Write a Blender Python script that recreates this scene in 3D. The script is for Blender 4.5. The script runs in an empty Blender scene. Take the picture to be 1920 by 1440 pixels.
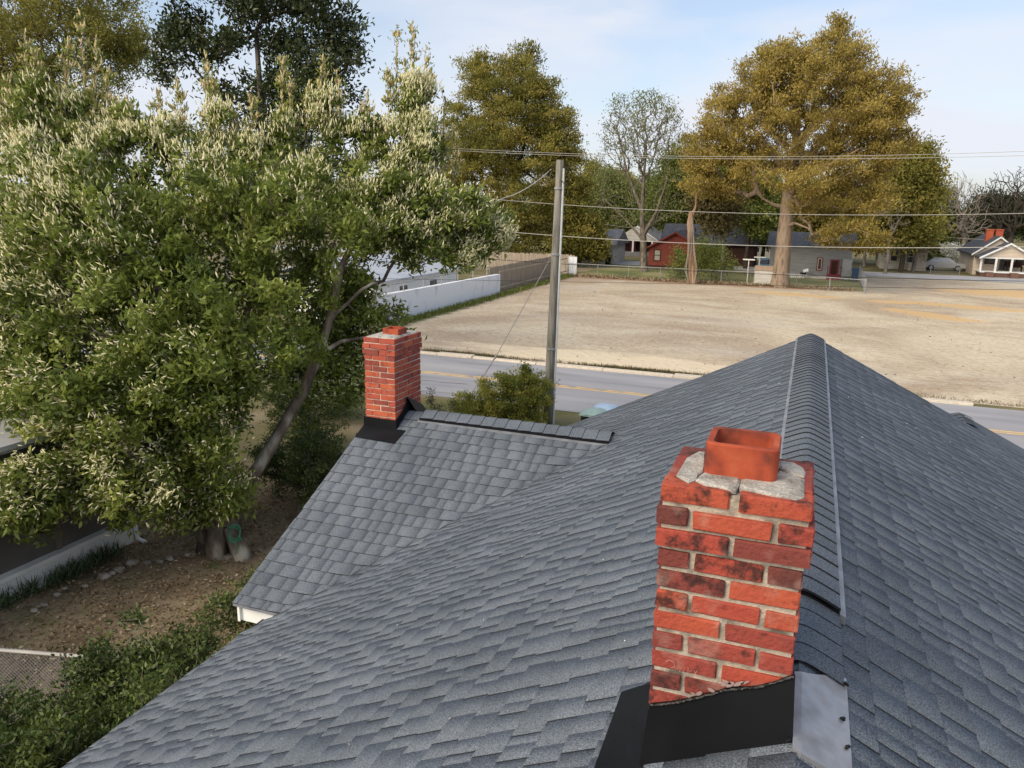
import bpy, math, random
import numpy as np
from math import radians, sin, cos, pi, sqrt
sc = bpy.context.scene
C = sc.collection
# ---------------------------------------------------------------- camera, sky, sun, exposure
H = 6.4906
F = 1456.575
RX = np.array([0.9341786670632309, 0.35632116574243816, 0.01858614666667109])
UP = np.array([-0.09798792037477767, 0.20611342055830809, 0.9736095856791778])
FW = np.array([-0.3430868482827509, 0.9113465228494065, -0.22746193049762137])
CAM = np.array([0, 0, H])
cd = bpy.data.cameras.new('camera'); cam = bpy.data.objects.new('camera', cd); C.objects.link(cam)
from mathutils import Matrix, Vector
cam.matrix_world = Matrix(((RX[0], UP[0], -FW[0], 0), (RX[1], UP[1], -FW[1], 0), (RX[2], UP[2], -FW[2], H), (0, 0, 0, 1)))
cd.sensor_width = 36; cd.lens = F / 1920 * 36; cd.clip_end = 3000; cd.clip_start = .05
sc.camera = cam
SUN_AZ, SUN_EL = 210, 36          # degrees clockwise from +Y, and above the horizon
w = bpy.data.worlds.new('World'); sc.world = w; w.use_nodes = True
nt = w.node_tree; nt.nodes.clear()
def nn(nt, t, **kw):
    n = nt.nodes.new(t)
    for k, v in kw.items(): setattr(n, k, v)
    return n
sky = nn(nt, 'ShaderNodeTexSky', sky_type='NISHITA', sun_disc=False, sun_elevation=radians(SUN_EL), sun_rotation=radians(SUN_AZ), air_density=1.0, dust_density=1.6, ozone_density=1.6)
sw = nn(nt, 'ShaderNodeVectorMath', operation='SCALE'); sw.inputs['Scale'].default_value = .092
nt.links.new(sky.outputs[0], sw.inputs[0])
tc = nn(nt, 'ShaderNodeTexCoord')
mp = nn(nt, 'ShaderNodeMapping'); mp.inputs['Scale'].default_value = (1.3, 1.3, 5.5); mp.inputs['Rotation'].default_value = (.1, .12, .3)
nt.links.new(tc.outputs['Generated'], mp.inputs[0])
cn = nn(nt, 'ShaderNodeTexNoise'); cn.inputs['Scale'].default_value = 1.5; cn.inputs['Detail'].default_value = 5; cn.inputs['Roughness'].default_value = .5
cn.inputs['Distortion'].default_value = .35
nt.links.new(mp.outputs[0], cn.inputs['Vector'])
cr = nn(nt, 'ShaderNodeMapRange'); cr.inputs[1].default_value = .40; cr.inputs[2].default_value = .62; cr.inputs[3].default_value = .30; cr.inputs[4].default_value = .96
nt.links.new(cn.outputs[0], cr.inputs[0])
mx = nn(nt, 'ShaderNodeMix', data_type='RGBA'); mx.inputs[7].default_value = (.415, .43, .475, 1)
nt.links.new(cr.outputs[0], mx.inputs[0]); nt.links.new(sw.outputs[0], mx.inputs[6])
bg = nn(nt, 'ShaderNodeBackground'); bg.inputs[1].default_value = 1.0
nt.links.new(mx.outputs[2], bg.inputs[0])
wo = nn(nt, 'ShaderNodeOutputWorld'); nt.links.new(bg.outputs[0], wo.inputs[0])
sl = bpy.data.lights.new('sun', 'SUN'); sl.energy = 1.9; sl.angle = radians(45); sl.color = (1, .84, .62)
so = bpy.data.objects.new('sun', sl); C.objects.link(so)
sd = Vector((sin(radians(SUN_AZ)) * cos(radians(SUN_EL)), cos(radians(SUN_AZ)) * cos(radians(SUN_EL)), sin(radians(SUN_EL))))
so.rotation_euler = sd.to_track_quat('Z', 'Y').to_euler(); so.location = (-8, -8, 14)
sc.view_settings.view_transform = 'Standard'; sc.view_settings.look = 'None'; sc.view_settings.exposure = 1.0; sc.view_settings.gamma = 1
sc.render.resolution_x = 1024; sc.render.resolution_y = 768

# ---------------------------------------------------------------- pixel helpers (a pixel gives a direction; the plane or ground gives the distance)
def ray(x, y): return FW + (x - 960) / F * RX - (y - 720) / F * UP
def G(x, y, z=0.0):
    d = ray(x, y); return CAM + d * ((z - H) / d[2])
def VY(x, y, Y):
    d = ray(x, y); return CAM + d * (Y / d[1])
def VX(x, y, X):
    d = ray(x, y); return CAM + d * (X / d[0])
def VS(x, y, s): return CAM + ray(x, y) * s
def YM(y): return float(np.interp(y, [0, 22, 30.5, 41.2, 55.4, 69.7, 75, 87, 91, 96, 102, 108.6, 114.3, 118.6, 128, 150, 165, 300], [0, 22, 29.7, 39.6, 52.3, 64.6, 69.2, 79.3, 82.3, 86.5, 91.4, 96.5, 100.6, 104, 111, 128, 140, 255]))
def project(P):
    q = P - CAM; z = q @ FW
    return np.stack([960 + F * (q @ RX) / z, 720 - F * (q @ UP) / z, z], -1)

# ---------------------------------------------------------------- materials
def mat(name, cols, ns=3.0, scale=(1, 1, 1), detail=5, rough=.85, bump=0, bns=60, tone=0, transl=0, spec=.25, metal=0, lo=.3, hi=.7, leaf=False, rnd=False, spk=0, spkns=300, coat=0, bdist=.01):
    m = bpy.data.materials.new(name); m.use_nodes = True
    t = m.node_tree; t.nodes.clear(); L = t.links.new
    out = nn(t, 'ShaderNodeOutputMaterial'); p = nn(t, 'ShaderNodeBsdfPrincipled')
    p.inputs['Roughness'].default_value = rough; p.inputs['Specular IOR Level'].default_value = spec; p.inputs['Metallic'].default_value = metal
    if coat: p.inputs['Coat Weight'].default_value = coat
    tcn = nn(t, 'ShaderNodeTexCoord'); oi = nn(t, 'ShaderNodeObjectInfo')
    ad = nn(t, 'ShaderNodeVectorMath', operation='MULTIPLY_ADD')
    cb = nn(t, 'ShaderNodeCombineXYZ')
    L(oi.outputs['Random'], cb.inputs[0]); L(oi.outputs['Random'], cb.inputs[1]); L(oi.outputs['Random'], cb.inputs[2])
    L(cb.outputs[0], ad.inputs[0]); ad.inputs[1].default_value = (17, 31, 23); L(tcn.outputs['Object'], ad.inputs[2])
    vec = ad.outputs[0] if rnd else tcn.outputs['Object']
    mp = nn(t, 'ShaderNodeMapping'); mp.inputs['Scale'].default_value = scale; L(vec, mp.inputs[0])
    n = nn(t, 'ShaderNodeTexNoise'); n.inputs['Scale'].default_value = ns; n.inputs['Detail'].default_value = detail; L(mp.outputs[0], n.inputs['Vector'])
    r = nn(t, 'ShaderNodeValToRGB'); el = r.color_ramp.elements
    while len(el) < len(cols): el.new(.5)
    for i, c in enumerate(cols):
        el[i].position = lo + (hi - lo) * i / max(1, len(cols) - 1); el[i].color = (*c, 1)
    if leaf:
        a = nn(t, 'ShaderNodeAttribute', attribute_name='tone'); L(a.outputs['Fac'], r.inputs[0])
    else: L(n.outputs[0], r.inputs[0])
    col = r.outputs[0]
    if tone:
        a = nn(t, 'ShaderNodeAttribute', attribute_name='tone')
        mr = nn(t, 'ShaderNodeMapRange'); mr.inputs[3].default_value = 1 - tone; mr.inputs[4].default_value = 1 + tone
        L(a.outputs['Fac'], mr.inputs[0])
        sv = nn(t, 'ShaderNodeVectorMath', operation='SCALE'); L(col, sv.inputs[0]); L(mr.outputs[0], sv.inputs['Scale']); col = sv.outputs[0]
    if spk:
        n3 = nn(t, 'ShaderNodeTexNoise'); n3.inputs['Scale'].default_value = spkns; n3.inputs['Detail'].default_value = 2; L(vec, n3.inputs['Vector'])
        mr = nn(t, 'ShaderNodeMapRange'); mr.inputs[1].default_value = .3; mr.inputs[2].default_value = .7; mr.inputs[3].default_value = 1 - spk; mr.inputs[4].default_value = 1 + spk
        L(n3.outputs[0], mr.inputs[0])
        sv = nn(t, 'ShaderNodeVectorMath', operation='SCALE'); L(col, sv.inputs[0]); L(mr.outputs[0], sv.inputs['Scale']); col = sv.outputs[0]
    L(col, p.inputs['Base Color'])
    if bump:
        n2 = nn(t, 'ShaderNodeTexNoise'); n2.inputs['Scale'].default_value = bns; n2.inputs['Detail'].default_value = 4; L(mp.outputs[0], n2.inputs['Vector'])
        b = nn(t, 'ShaderNodeBump'); b.inputs['Strength'].default_value = bump; b.inputs['Distance'].default_value = bdist; L(n2.outputs[0], b.inputs['Height']); L(b.outputs[0], p.inputs['Normal'])
    if transl:
        tr = nn(t, 'ShaderNodeBsdfTranslucent'); L(col, tr.inputs[0]); ms = nn(t, 'ShaderNodeMixShader'); ms.inputs[0].default_value = transl
        L(p.outputs[0], ms.inputs[1]); L(tr.outputs[0], ms.inputs[2]); L(ms.outputs[0], out.inputs[0])
    else: L(p.outputs[0], out.inputs[0])
    m['p'] = 1
    return m
def flat(name, c, rough=.6, **k): return mat(name, [tuple(x * .88 for x in c), tuple(min(1, x * 1.08) for x in c)], ns=4, rough=rough, **k)

M = {}
M['shingle'] = mat('shingle', [(.096, .114, .137), (.116, .136, .162), (.136, .158, .186)], ns=1.3, detail=6, rough=.95, tone=.15, spk=.6, spkns=170, bump=.5, bns=240, bdist=.004, spec=.12)
M['shingle_edge'] = flat('shingle_edge', (.026, .028, .032), .95, spec=.05)
M['shingle_side'] = flat('shingle_side', (.07, .08, .095), .95, spec=.05)
M['rubber'] = flat('rubber', (.012, .012, .014), .9, spec=.1)
M['black_metal'] = mat('black_metal', [(.005, .0055, .007), (.010, .011, .013)], ns=3, rough=.5, spec=.14, bump=.15, bns=9, bdist=.01)
M['grey_metal'] = mat('grey_metal', [(.19, .19, .20), (.34, .35, .38), (.22, .20, .19)], ns=5, rough=.42, metal=.55, bump=.1, bns=6)
M['vent'] = mat('vent', [(.12, .13, .15), (.24, .26, .30)], ns=6, rough=.45, spec=.5)
M['white_paint'] = mat('white_paint', [(.66, .68, .68), (.8, .81, .8)], ns=3, rough=.6)
M['concrete'] = mat('concrete', [(.17, .16, .145), (.36, .345, .31), (.47, .45, .41)], ns=14, detail=9, rough=.95, bump=.9, bns=60, bdist=.006, spk=.3, spkns=160)
M['mortar'] = mat('mortar', [(.20, .17, .14), (.44, .39, .32), (.11, .095, .08)], ns=12, detail=8, rough=.95, bump=.9, bns=90, bdist=.006)
M['mortar_pale'] = mat('mortar_pale', [(.50, .44, .36), (.66, .60, .50)], ns=9, rough=.95, bump=.6, bns=70)
M['clay'] = mat('clay', [(.13, .035, .025), (.30, .058, .030), (.37, .078, .036), (.42, .13, .08)], ns=9, detail=9, lo=.32, hi=.72, rough=.85, bump=.3, bns=40, bdist=.004)
M['bark'] = mat('bark', [(.06, .05, .042), (.16, .135, .11), (.27, .25, .21)], ns=6, scale=(1, 1, .35), rough=.95, bump=.8, bns=14, bdist=.02)
M['bark_dark'] = mat('bark_dark', [(.035, .03, .026), (.09, .075, .06)], ns=5, scale=(1, 1, .3), rough=.95, bump=.7, bns=12, bdist=.03)
M['bark_warm'] = mat('bark_warm', [(.17, .125, .09), (.29, .225, .17), (.12, .09, .07)], ns=2.2, scale=(1.5, 1.5, .35), rough=.95, bump=.8, bns=6, bdist=.05)
M['bark_pale'] = mat('bark_pale', [(.17, .145, .12), (.30, .265, .225)], ns=3, scale=(1, 1, .4), rough=.95)
M['lichen'] = mat('lichen', [(.075, .060, .048), (.17, .14, .11), (.40, .38, .32)], ns=3.2, lo=.38, hi=.68, detail=7, scale=(1, 1, .5), rough=.95, bump=.9, bns=12, bdist=.03)
M['deadwood'] = mat('deadwood', [(.14, .08, .05), (.28, .17, .105), (.38, .26, .17)], ns=5, scale=(1.5, 1.5, .25), rough=.9)
M['pole_wood'] = mat('pole_wood', [(.10, .095, .08), (.21, .20, .175), (.30, .29, .26)], ns=5, scale=(2, 2, .22), rough=.95, bump=.6, bns=20)
M['fence_wood'] = mat('fence_wood', [(.21, .17, .13), (.34, .285, .225), (.42, .36, .29)], ns=3, scale=(3, 3, .3), rough=.9, rnd=True, tone=0)
M['galv'] = flat('galv', (.34, .35, .36), .5, metal=.3)
M['wire'] = flat('wire', (.42, .41, .38), .6)
M['cable'] = flat('cable', (.022, .022, .024), .7)
M['glass'] = flat('glass', (.03, .035, .04), .12, spec=.6)
M['screen'] = mat('screen', [(.085, .083, .078), (.13, .125, .115)], ns=2, rough=.6)
M['asphalt'] = mat('asphalt', [(.23, .238, .258), (.295, .30, .322), (.34, .345, .362)], ns=.5, scale=(.35, 2.2, 1), detail=8, rough=.95, bump=.3, bns=60)
M['yellow'] = mat('yellow', [(.26, .25, .23), (.58, .39, .15), (.66, .46, .2)], ns=2.2, lo=.34, hi=.6, detail=8, rough=.8)
M['crack'] = flat('crack', (.09, .09, .10), .95)
def leafmat(name, cols, rough=.5, tr=.25, spec=.35): return mat(name, cols, leaf=True, lo=0, hi=1, rough=rough, transl=tr, spec=spec)
M['leaf_laurel'] = leafmat('leaf_laurel', [(.065, .092, .020), (.145, .195, .038), (.245, .30, .06), (.36, .40, .10)], .42, .36, .35)
M['raceme'] = leafmat('raceme', [(.52, .53, .24), (.80, .77, .46), (.90, .87, .64)], .8, .3, .1)
M['raceme_warm'] = leafmat('raceme_warm', [(.40, .36, .16), (.66, .56, .30), (.78, .66, .44)], .8, .25, .1)
M['leaf_magnolia'] = leafmat('leaf_magnolia', [(.012, .020, .008), (.030, .046, .014), (.058, .078, .022), (.12, .085, .035)], .4, .12, .35)
M['leaf_oak'] = leafmat('leaf_oak', [(.17, .14, .04), (.33, .265, .072), (.45, .36, .105), (.52, .40, .14)], .8, .42, .1)
M['leaf_oak_green'] = leafmat('leaf_oak_green', [(.10, .11, .03), (.225, .22, .055), (.35, .315, .08), (.43, .33, .11)], .8, .42, .1)
M['leaf_green'] = leafmat('leaf_green', [(.065, .088, .026), (.145, .18, .046), (.225, .265, .066), (.32, .34, .11)], .7, .35, .15)
M['leaf_feather'] = leafmat('leaf_feather', [(.10, .105, .03), (.20, .20, .05), (.30, .285, .075), (.38, .31, .09)], .8, .42, .1)
M['leaf_spring'] = leafmat('leaf_spring', [(.12, .15, .04), (.21, .24, .08), (.32, .33, .15)], .7, .4, .15)
M['leaf_dark'] = leafmat('leaf_dark', [(.014, .022, .008), (.03, .045, .014), (.06, .075, .02)], .6, .2, .2)
M['leaf_dull'] = leafmat('leaf_dull', [(.07, .06, .03), (.14, .12, .055), (.21, .18, .09)], .8, .3, .1)
M['leaf_hedge'] = leafmat('leaf_hedge', [(.022, .036, .012), (.055, .085, .022), (.10, .145, .034), (.19, .21, .045)], .5, .22, .4)
M['leaf_box'] = leafmat('leaf_box', [(.08, .105, .026), (.18, .21, .045), (.30, .30, .065), (.44, .34, .07)], .6, .3, .2)
M['litter'] = leafmat('litter', [(.11, .075, .04), (.21, .15, .085), (.32, .245, .15), (.55, .47, .33)], .9, .1, .1)
M['grass_blade'] = leafmat('grass_blade', [(.035, .06, .025), (.07, .115, .05), (.13, .18, .08)], .6, .25, .2)
M['white_blossom'] = leafmat('white_blossom', [(.5, .52, .46), (.75, .76, .72)], .8, .3, .1)

def brick_mat(name, cols, stain, pale=.0):
    m = bpy.data.materials.new(name); m.use_nodes = True
    t = m.node_tree; t.nodes.clear(); L = t.links.new
    out = nn(t, 'ShaderNodeOutputMaterial'); p = nn(t, 'ShaderNodeBsdfPrincipled'); L(p.outputs[0], out.inputs[0])
    p.inputs['Roughness'].default_value = .82; p.inputs['Specular IOR Level'].default_value = .25
    tcn = nn(t, 'ShaderNodeTexCoord'); oi = nn(t, 'ShaderNodeObjectInfo')
    cb = nn(t, 'ShaderNodeCombineXYZ')
    for i in range(3): L(oi.outputs['Random'], cb.inputs[i])
    ad = nn(t, 'ShaderNodeVectorMath', operation='MULTIPLY_ADD'); L(cb.outputs[0], ad.inputs[0]); ad.inputs[1].default_value = (17, 31, 23); L(tcn.outputs['Object'], ad.inputs[2])
    r = nn(t, 'ShaderNodeValToRGB'); el = r.color_ramp.elements
    while len(el) < len(cols): el.new(.5)
    for i, c in enumerate(cols): el[i].position = i / (len(cols) - 1); el[i].color = (*c, 1)
    n0 = nn(t, 'ShaderNodeTexNoise'); n0.inputs['Scale'].default_value = 7; n0.inputs['Detail'].default_value = 6; L(ad.outputs[0], n0.inputs['Vector'])
    ma = nn(t, 'ShaderNodeMath', operation='MULTIPLY_ADD'); L(n0.outputs[0], ma.inputs[0]); ma.inputs[1].default_value = .55
    sb = nn(t, 'ShaderNodeMath', operation='MULTIPLY_ADD'); L(oi.outputs['Random'], sb.inputs[0]); sb.inputs[1].default_value = .9; sb.inputs[2].default_value = -.24
    L(sb.outputs[0], ma.inputs[2]); L(ma.outputs[0], r.inputs[0])
    # burnt patches, on some bricks only
    n1 = nn(t, 'ShaderNodeTexNoise'); n1.inputs['Scale'].default_value = 16; n1.inputs['Detail'].default_value = 8; n1.inputs['Roughness'].default_value = .65; L(ad.outputs[0], n1.inputs['Vector'])
    wv = nn(t, 'ShaderNodeMath', operation='MULTIPLY'); L(oi.outputs['Random'], wv.inputs[0]); wv.inputs[1].default_value = 13.7
    fr = nn(t, 'ShaderNodeMath', operation='FRACT'); L(wv.outputs[0], fr.inputs[0])
    mr = nn(t, 'ShaderNodeMapRange'); mr.inputs[3].default_value = -.10; mr.inputs[4].default_value = .10; L(fr.outputs[0], mr.inputs[0])
    a2 = nn(t, 'ShaderNodeMath', operation='ADD'); L(n1.outputs[0], a2.inputs[0]); L(mr.outputs[0], a2.inputs[1])
    s2 = nn(t, 'ShaderNodeMapRange'); s2.inputs[1].default_value = .55; s2.inputs[2].default_value = .68; s2.inputs[4].default_value = stain; L(a2.outputs[0], s2.inputs[0])
    mxn = nn(t, 'ShaderNodeMix', data_type='RGBA'); mxn.inputs[7].default_value = (.055, .022, .02, 1); L(s2.outputs[0], mxn.inputs[0]); L(r.outputs[0], mxn.inputs[6])
    col = mxn.outputs[2]
    if pale:
        n4 = nn(t, 'ShaderNodeTexNoise'); n4.inputs['Scale'].default_value = 9; n4.inputs['Detail'].default_value = 7; L(ad.outputs[0], n4.inputs['Vector'])
        s4 = nn(t, 'ShaderNodeMapRange'); s4.inputs[1].default_value = .56; s4.inputs[2].default_value = .72; s4.inputs[4].default_value = pale; L(n4.outputs[0], s4.inputs[0])
        m4 = nn(t, 'ShaderNodeMix', data_type='RGBA'); m4.inputs[7].default_value = (.5, .36, .3, 1); L(s4.outputs[0], m4.inputs[0]); L(col, m4.inputs[6]); col = m4.outputs[2]
    L(col, p.inputs['Base Color'])
    n5 = nn(t, 'ShaderNodeTexNoise'); n5.inputs['Scale'].default_value = 60; n5.inputs['Detail'].default_value = 5; L(ad.outputs[0], n5.inputs['Vector'])
    b = nn(t, 'ShaderNodeBump'); b.inputs['Strength'].default_value = .9; b.inputs['Distance'].default_value = .007; L(n5.outputs[0], b.inputs['Height']); L(b.outputs[0], p.inputs['Normal'])
    return m
M['brick'] = brick_mat('brick', [(.12, .040, .034), (.22, .050, .040), (.34, .062, .042), (.41, .090, .044)], .95, .3)
M['brick_far'] = brick_mat('brick_far', [(.20, .055, .045), (.33, .072, .050), (.41, .090, .052), (.47, .125, .055)], .5, .1)

def lot_mat():
    m = bpy.data.materials.new('bare_soil'); m.use_nodes = True
    t = m.node_tree; t.nodes.clear(); L = t.links.new
    out = nn(t, 'ShaderNodeOutputMaterial'); p = nn(t, 'ShaderNodeBsdfPrincipled'); L(p.outputs[0], out.inputs[0])
    p.inputs['Roughness'].default_value = .97; p.inputs['Specular IOR Level'].default_value = .1
    tcn = nn(t, 'ShaderNodeTexCoord')
    def noise(sc_, scale, det=6, rot=0, dist=0):
        mp = nn(t, 'ShaderNodeMapping'); mp.inputs['Scale'].default_value = scale; mp.inputs['Rotation'].default_value = (0, 0, rot); L(tcn.outputs['Object'], mp.inputs[0])
        n = nn(t, 'ShaderNodeTexNoise'); n.inputs['Scale'].default_value = sc_; n.inputs['Detail'].default_value = det; n.inputs['Distortion'].default_value = dist; L(mp.outputs[0], n.inputs['Vector']); return n.outputs[0]
    def mixc(fac, a, b):
        x = nn(t, 'ShaderNodeMix', data_type='RGBA'); L(fac, x.inputs[0])
        for s, v in ((6, a), (7, b)):
            if isinstance(v, tuple): x.inputs[s].default_value = (*v, 1)
            else: L(v, x.inputs[s])
        return x.outputs[2]
    def rng(v, a, b, c=0, d=1):
        x = nn(t, 'ShaderNodeMapRange'); L(v, x.inputs[0])
        for i, q in enumerate((a, b, c, d)): x.inputs[i + 1].default_value = q
        return x.outputs[0]
    base = mixc(rng(noise(.07, (1, 1, 1), 5, .45, 1.2), .40, .60), (.385, .305, .22), (.57, .495, .365))
    base = mixc(rng(noise(.22, (.8, 1, 1), 9, -.45, 1.8), .54, .70, 0, .55), base, (.33, .245, .18))
    base = mixc(rng(noise(.35, (.7, 1, 1), 8, .3, 1.0), .50, .70, 0, .55), base, (.63, .575, .45))
    base = mixc(rng(noise(6.0, (.8, 1, 1), 10, .2), .46, .74, 0, .55), base, (.25, .20, .155))
    base = mixc(rng(noise(9.0, (1, 1, 1), 6, .7), .52, .76, 0, .5), base, (.68, .635, .53))
    base = mixc(rng(noise(.16, (.7, 1, 1), 6, .9, 1), .55, .72, 0, .5), base, (.44, .41, .36))
    # tracks left by the grading machine: faint curved double lines
    wv = nn(t, 'ShaderNodeTexWave', wave_type='RINGS', rings_direction='Z'); wv.inputs['Scale'].default_value = .16; wv.inputs['Distortion'].default_value = 3.5; wv.inputs['Detail'].default_value = 3; wv.inputs['Detail Scale'].default_value = .8
    mpw = nn(t, 'ShaderNodeMapping'); mpw.inputs['Location'].default_value = (9, -34, 0); L(tcn.outputs['Object'], mpw.inputs[0]); L(mpw.outputs[0], wv.inputs['Vector'])
    base = mixc(rng(wv.outputs['Fac'], 0.85, 1.0, 0, .12), base, (.30, .235, .18))
    def ell(cx, cy, rx, ry, rot):
        mp = nn(t, 'ShaderNodeMapping', vector_type='TEXTURE'); mp.inputs['Location'].default_value = (cx, cy, 0); mp.inputs['Rotation'].default_value = (0, 0, rot); mp.inputs['Scale'].default_value = (rx, ry, 1e3); L(tcn.outputs['Object'], mp.inputs[0])
        ln = nn(t, 'ShaderNodeVectorMath', operation='LENGTH'); L(mp.outputs[0], ln.inputs[0])
        a = nn(t, 'ShaderNodeMath', operation='MULTIPLY_ADD'); L(noise(.8, (.5, 1.2, 1), 8), a.inputs[0]); a.inputs[1].default_value = 1.6; L(ln.outputs['Value'], a.inputs[2])
        return rng(a.outputs[0], 1.85, 1.45, 0, .85)
    for e in ((7.3, 55.1, 4.0, 1.4, -.75), (10, 61.5, 4.8, 1.5, -.25), (16, 73.5, 6.5, 3.6, .1), (-1.1, 63.2, 4.2, 1.3, -.15), (5.5, 61.5, 2.2, 1.0, .2), (-7, 32, 9, 1.6, 0)):
        base = mixc(ell(*e), base, (.58, .40, .20) if e[1] > 40 else (.66, .57, .42))
    base = mixc(ell(-10, 68.3, 15, 1.3, 0), base, (.27, .155, .105))
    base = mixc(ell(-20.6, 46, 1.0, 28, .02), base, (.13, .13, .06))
    L(base, p.inputs['Base Color'])
    b = nn(t, 'ShaderNodeBump'); b.inputs['Strength'].default_value = .9; b.inputs['Distance'].default_value = .10; L(noise(3.5, (.8, 1.1, 1), 10, .1), b.inputs['Height']); L(b.outputs[0], p.inputs['Normal'])
    return m
M['lot'] = lot_mat()
M['ground'] = mat('grass_ground', [(.075, .085, .03), (.13, .125, .05), (.20, .165, .09), (.27, .23, .15)], ns=.35, detail=9, rough=.97, bump=.8, bns=6, bdist=.05)
M['yard_green'] = mat('yard_green', [(.07, .095, .025), (.13, .15, .045), (.22, .21, .08), (.30, .25, .15)], ns=.22, detail=9, rough=.97, bump=.8, bns=5, bdist=.05)
M['litter_ground'] = mat('litter_ground', [(.12, .09, .055), (.20, .155, .10), (.27, .215, .14), (.14, .15, .06)], ns=1.1, detail=10, rough=.97, bump=1, bns=18, bdist=.03)

# ---------------------------------------------------------------- object helpers
def tag(o, label=None, cat=None, group=None, kind=None):
    if label: o['label'] = label
    if cat: o['category'] = cat
    if group: o['group'] = group
    if kind: o['kind'] = kind
    return o
def thing(name, label, cat, loc=(0, 0, 0), group=None):
    o = bpy.data.objects.new(name, None); C.objects.link(o); o.location = loc; o.empty_display_size = .2
    return tag(o, label, cat, group)
def wloc(o):
    l = np.zeros(3)
    while o is not None: l += np.array(o.location); o = o.parent
    return l
def link(name, me, parent=None, loc=None):
    o = bpy.data.objects.new(name, me); C.objects.link(o)
    if parent: o.parent = parent
    if loc is not None: o.location = Vector(np.array(loc) - (wloc(parent) if parent else 0))
    return o
def npmesh(name, V, Fc, mats, tone=None, midx=None, smooth=False):
    V = np.asarray(V, np.float32); Fc = np.asarray(Fc, np.int32); k = Fc.shape[1]
    me = bpy.data.meshes.new(name); me.vertices.add(len(V)); me.vertices.foreach_set('co', V.ravel())
    me.loops.add(Fc.size); me.loops.foreach_set('vertex_index', Fc.ravel())
    me.polygons.add(len(Fc)); me.polygons.foreach_set('loop_start', np.arange(0, Fc.size, k, dtype=np.int32))
    for m in (mats if isinstance(mats, list) else [mats]): me.materials.append(m)
    if midx is not None: me.polygons.foreach_set('material_index', np.asarray(midx, np.int32))
    if smooth: me.polygons.foreach_set('use_smooth', np.ones(len(Fc), bool))
    me.update(calc_edges=True)
    if tone is not None:
        a = me.attributes.new('tone', 'FLOAT', 'FACE'); a.data.foreach_set('value', np.asarray(tone, np.float32))
    return me
def npobj(name, V, Fc, mats, parent=None, **k):
    V = np.asarray(V, float)
    if parent is not None: V = V - wloc(parent)
    return link(name, npmesh(name, V, Fc, mats, **k), parent)

class MB:
    def __init__(s): s.v = []; s.f = []; s.m = []
    def add(s, vs, fs, m=0):
        b = len(s.v); s.v += [tuple(map(float, q)) for q in vs]; s.f += [tuple(b + i for i in f) for f in fs]; s.m += [m] * len(fs); return s
    def box(s, x0, x1, y0, y1, z0, z1, m=0):
        return s.add([(x0, y0, z0), (x1, y0, z0), (x1, y1, z0), (x0, y1, z0), (x0, y0, z1), (x1, y0, z1), (x1, y1, z1), (x0, y1, z1)],
                     [(0, 3, 2, 1), (4, 5, 6, 7), (0, 1, 5, 4), (1, 2, 6, 5), (2, 3, 7, 6), (3, 0, 4, 7)], m)
    def prism(s, poly, axis, a, b, m=0):   # poly of 2D points extruded along an axis from a to b
        def P(q, t): return (t, q[0], q[1]) if axis == 'x' else (q[0], t, q[1]) if axis == 'y' else (q[0], q[1], t)
        n = len(poly); vs = [P(q, a) for q in poly] + [P(q, b) for q in poly]
        return s.add(vs, [tuple(range(n))[::-1], tuple(range(n, 2 * n))] + [(i, (i + 1) % n, n + (i + 1) % n, n + i) for i in range(n)], m)
    def tube(s, pts, r, k=6, m=0, caps=True):
        pts = [np.array(p, float) for p in pts]; rs = r if hasattr(r, '__len__') else [r] * len(pts)
        vs = []; n = len(pts)
        for i, p in enumerate(pts):
            d = pts[min(i + 1, n - 1)] - pts[max(i - 1, 0)]; d /= np.linalg.norm(d) + 1e-9
            a = np.cross(d, (0, 0, 1.) if abs(d[2]) < .9 else (1., 0, 0)); a /= np.linalg.norm(a); b = np.cross(d, a)
            for j in range(k): vs.append(p + rs[i] * (cos(2 * pi * j / k) * a + sin(2 * pi * j / k) * b))
        fs = [(i * k + j, i * k + (j + 1) % k, (i + 1) * k + (j + 1) % k, (i + 1) * k + j) for i in range(n - 1) for j in range(k)]
        if caps: fs += [tuple(range(k))[::-1], tuple(range((n - 1) * k, n * k))]
        return s.add(vs, fs, m)
    def build(s, name, mats, parent=None, smooth=False, tone=None):
        off = wloc(parent) if parent else np.zeros(3)
        me = bpy.data.meshes.new(name); me.from_pydata([tuple(np.array(v) - off) for v in s.v], [], s.f)
        for m in (mats if isinstance(mats, list) else [mats]): me.materials.append(m)
        me.polygons.foreach_set('material_index', np.array(s.m, np.int32))
        if smooth: me.polygons.foreach_set('use_smooth', np.ones(len(s.f), bool))
        me.update()
        return link(name, me, parent)
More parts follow.
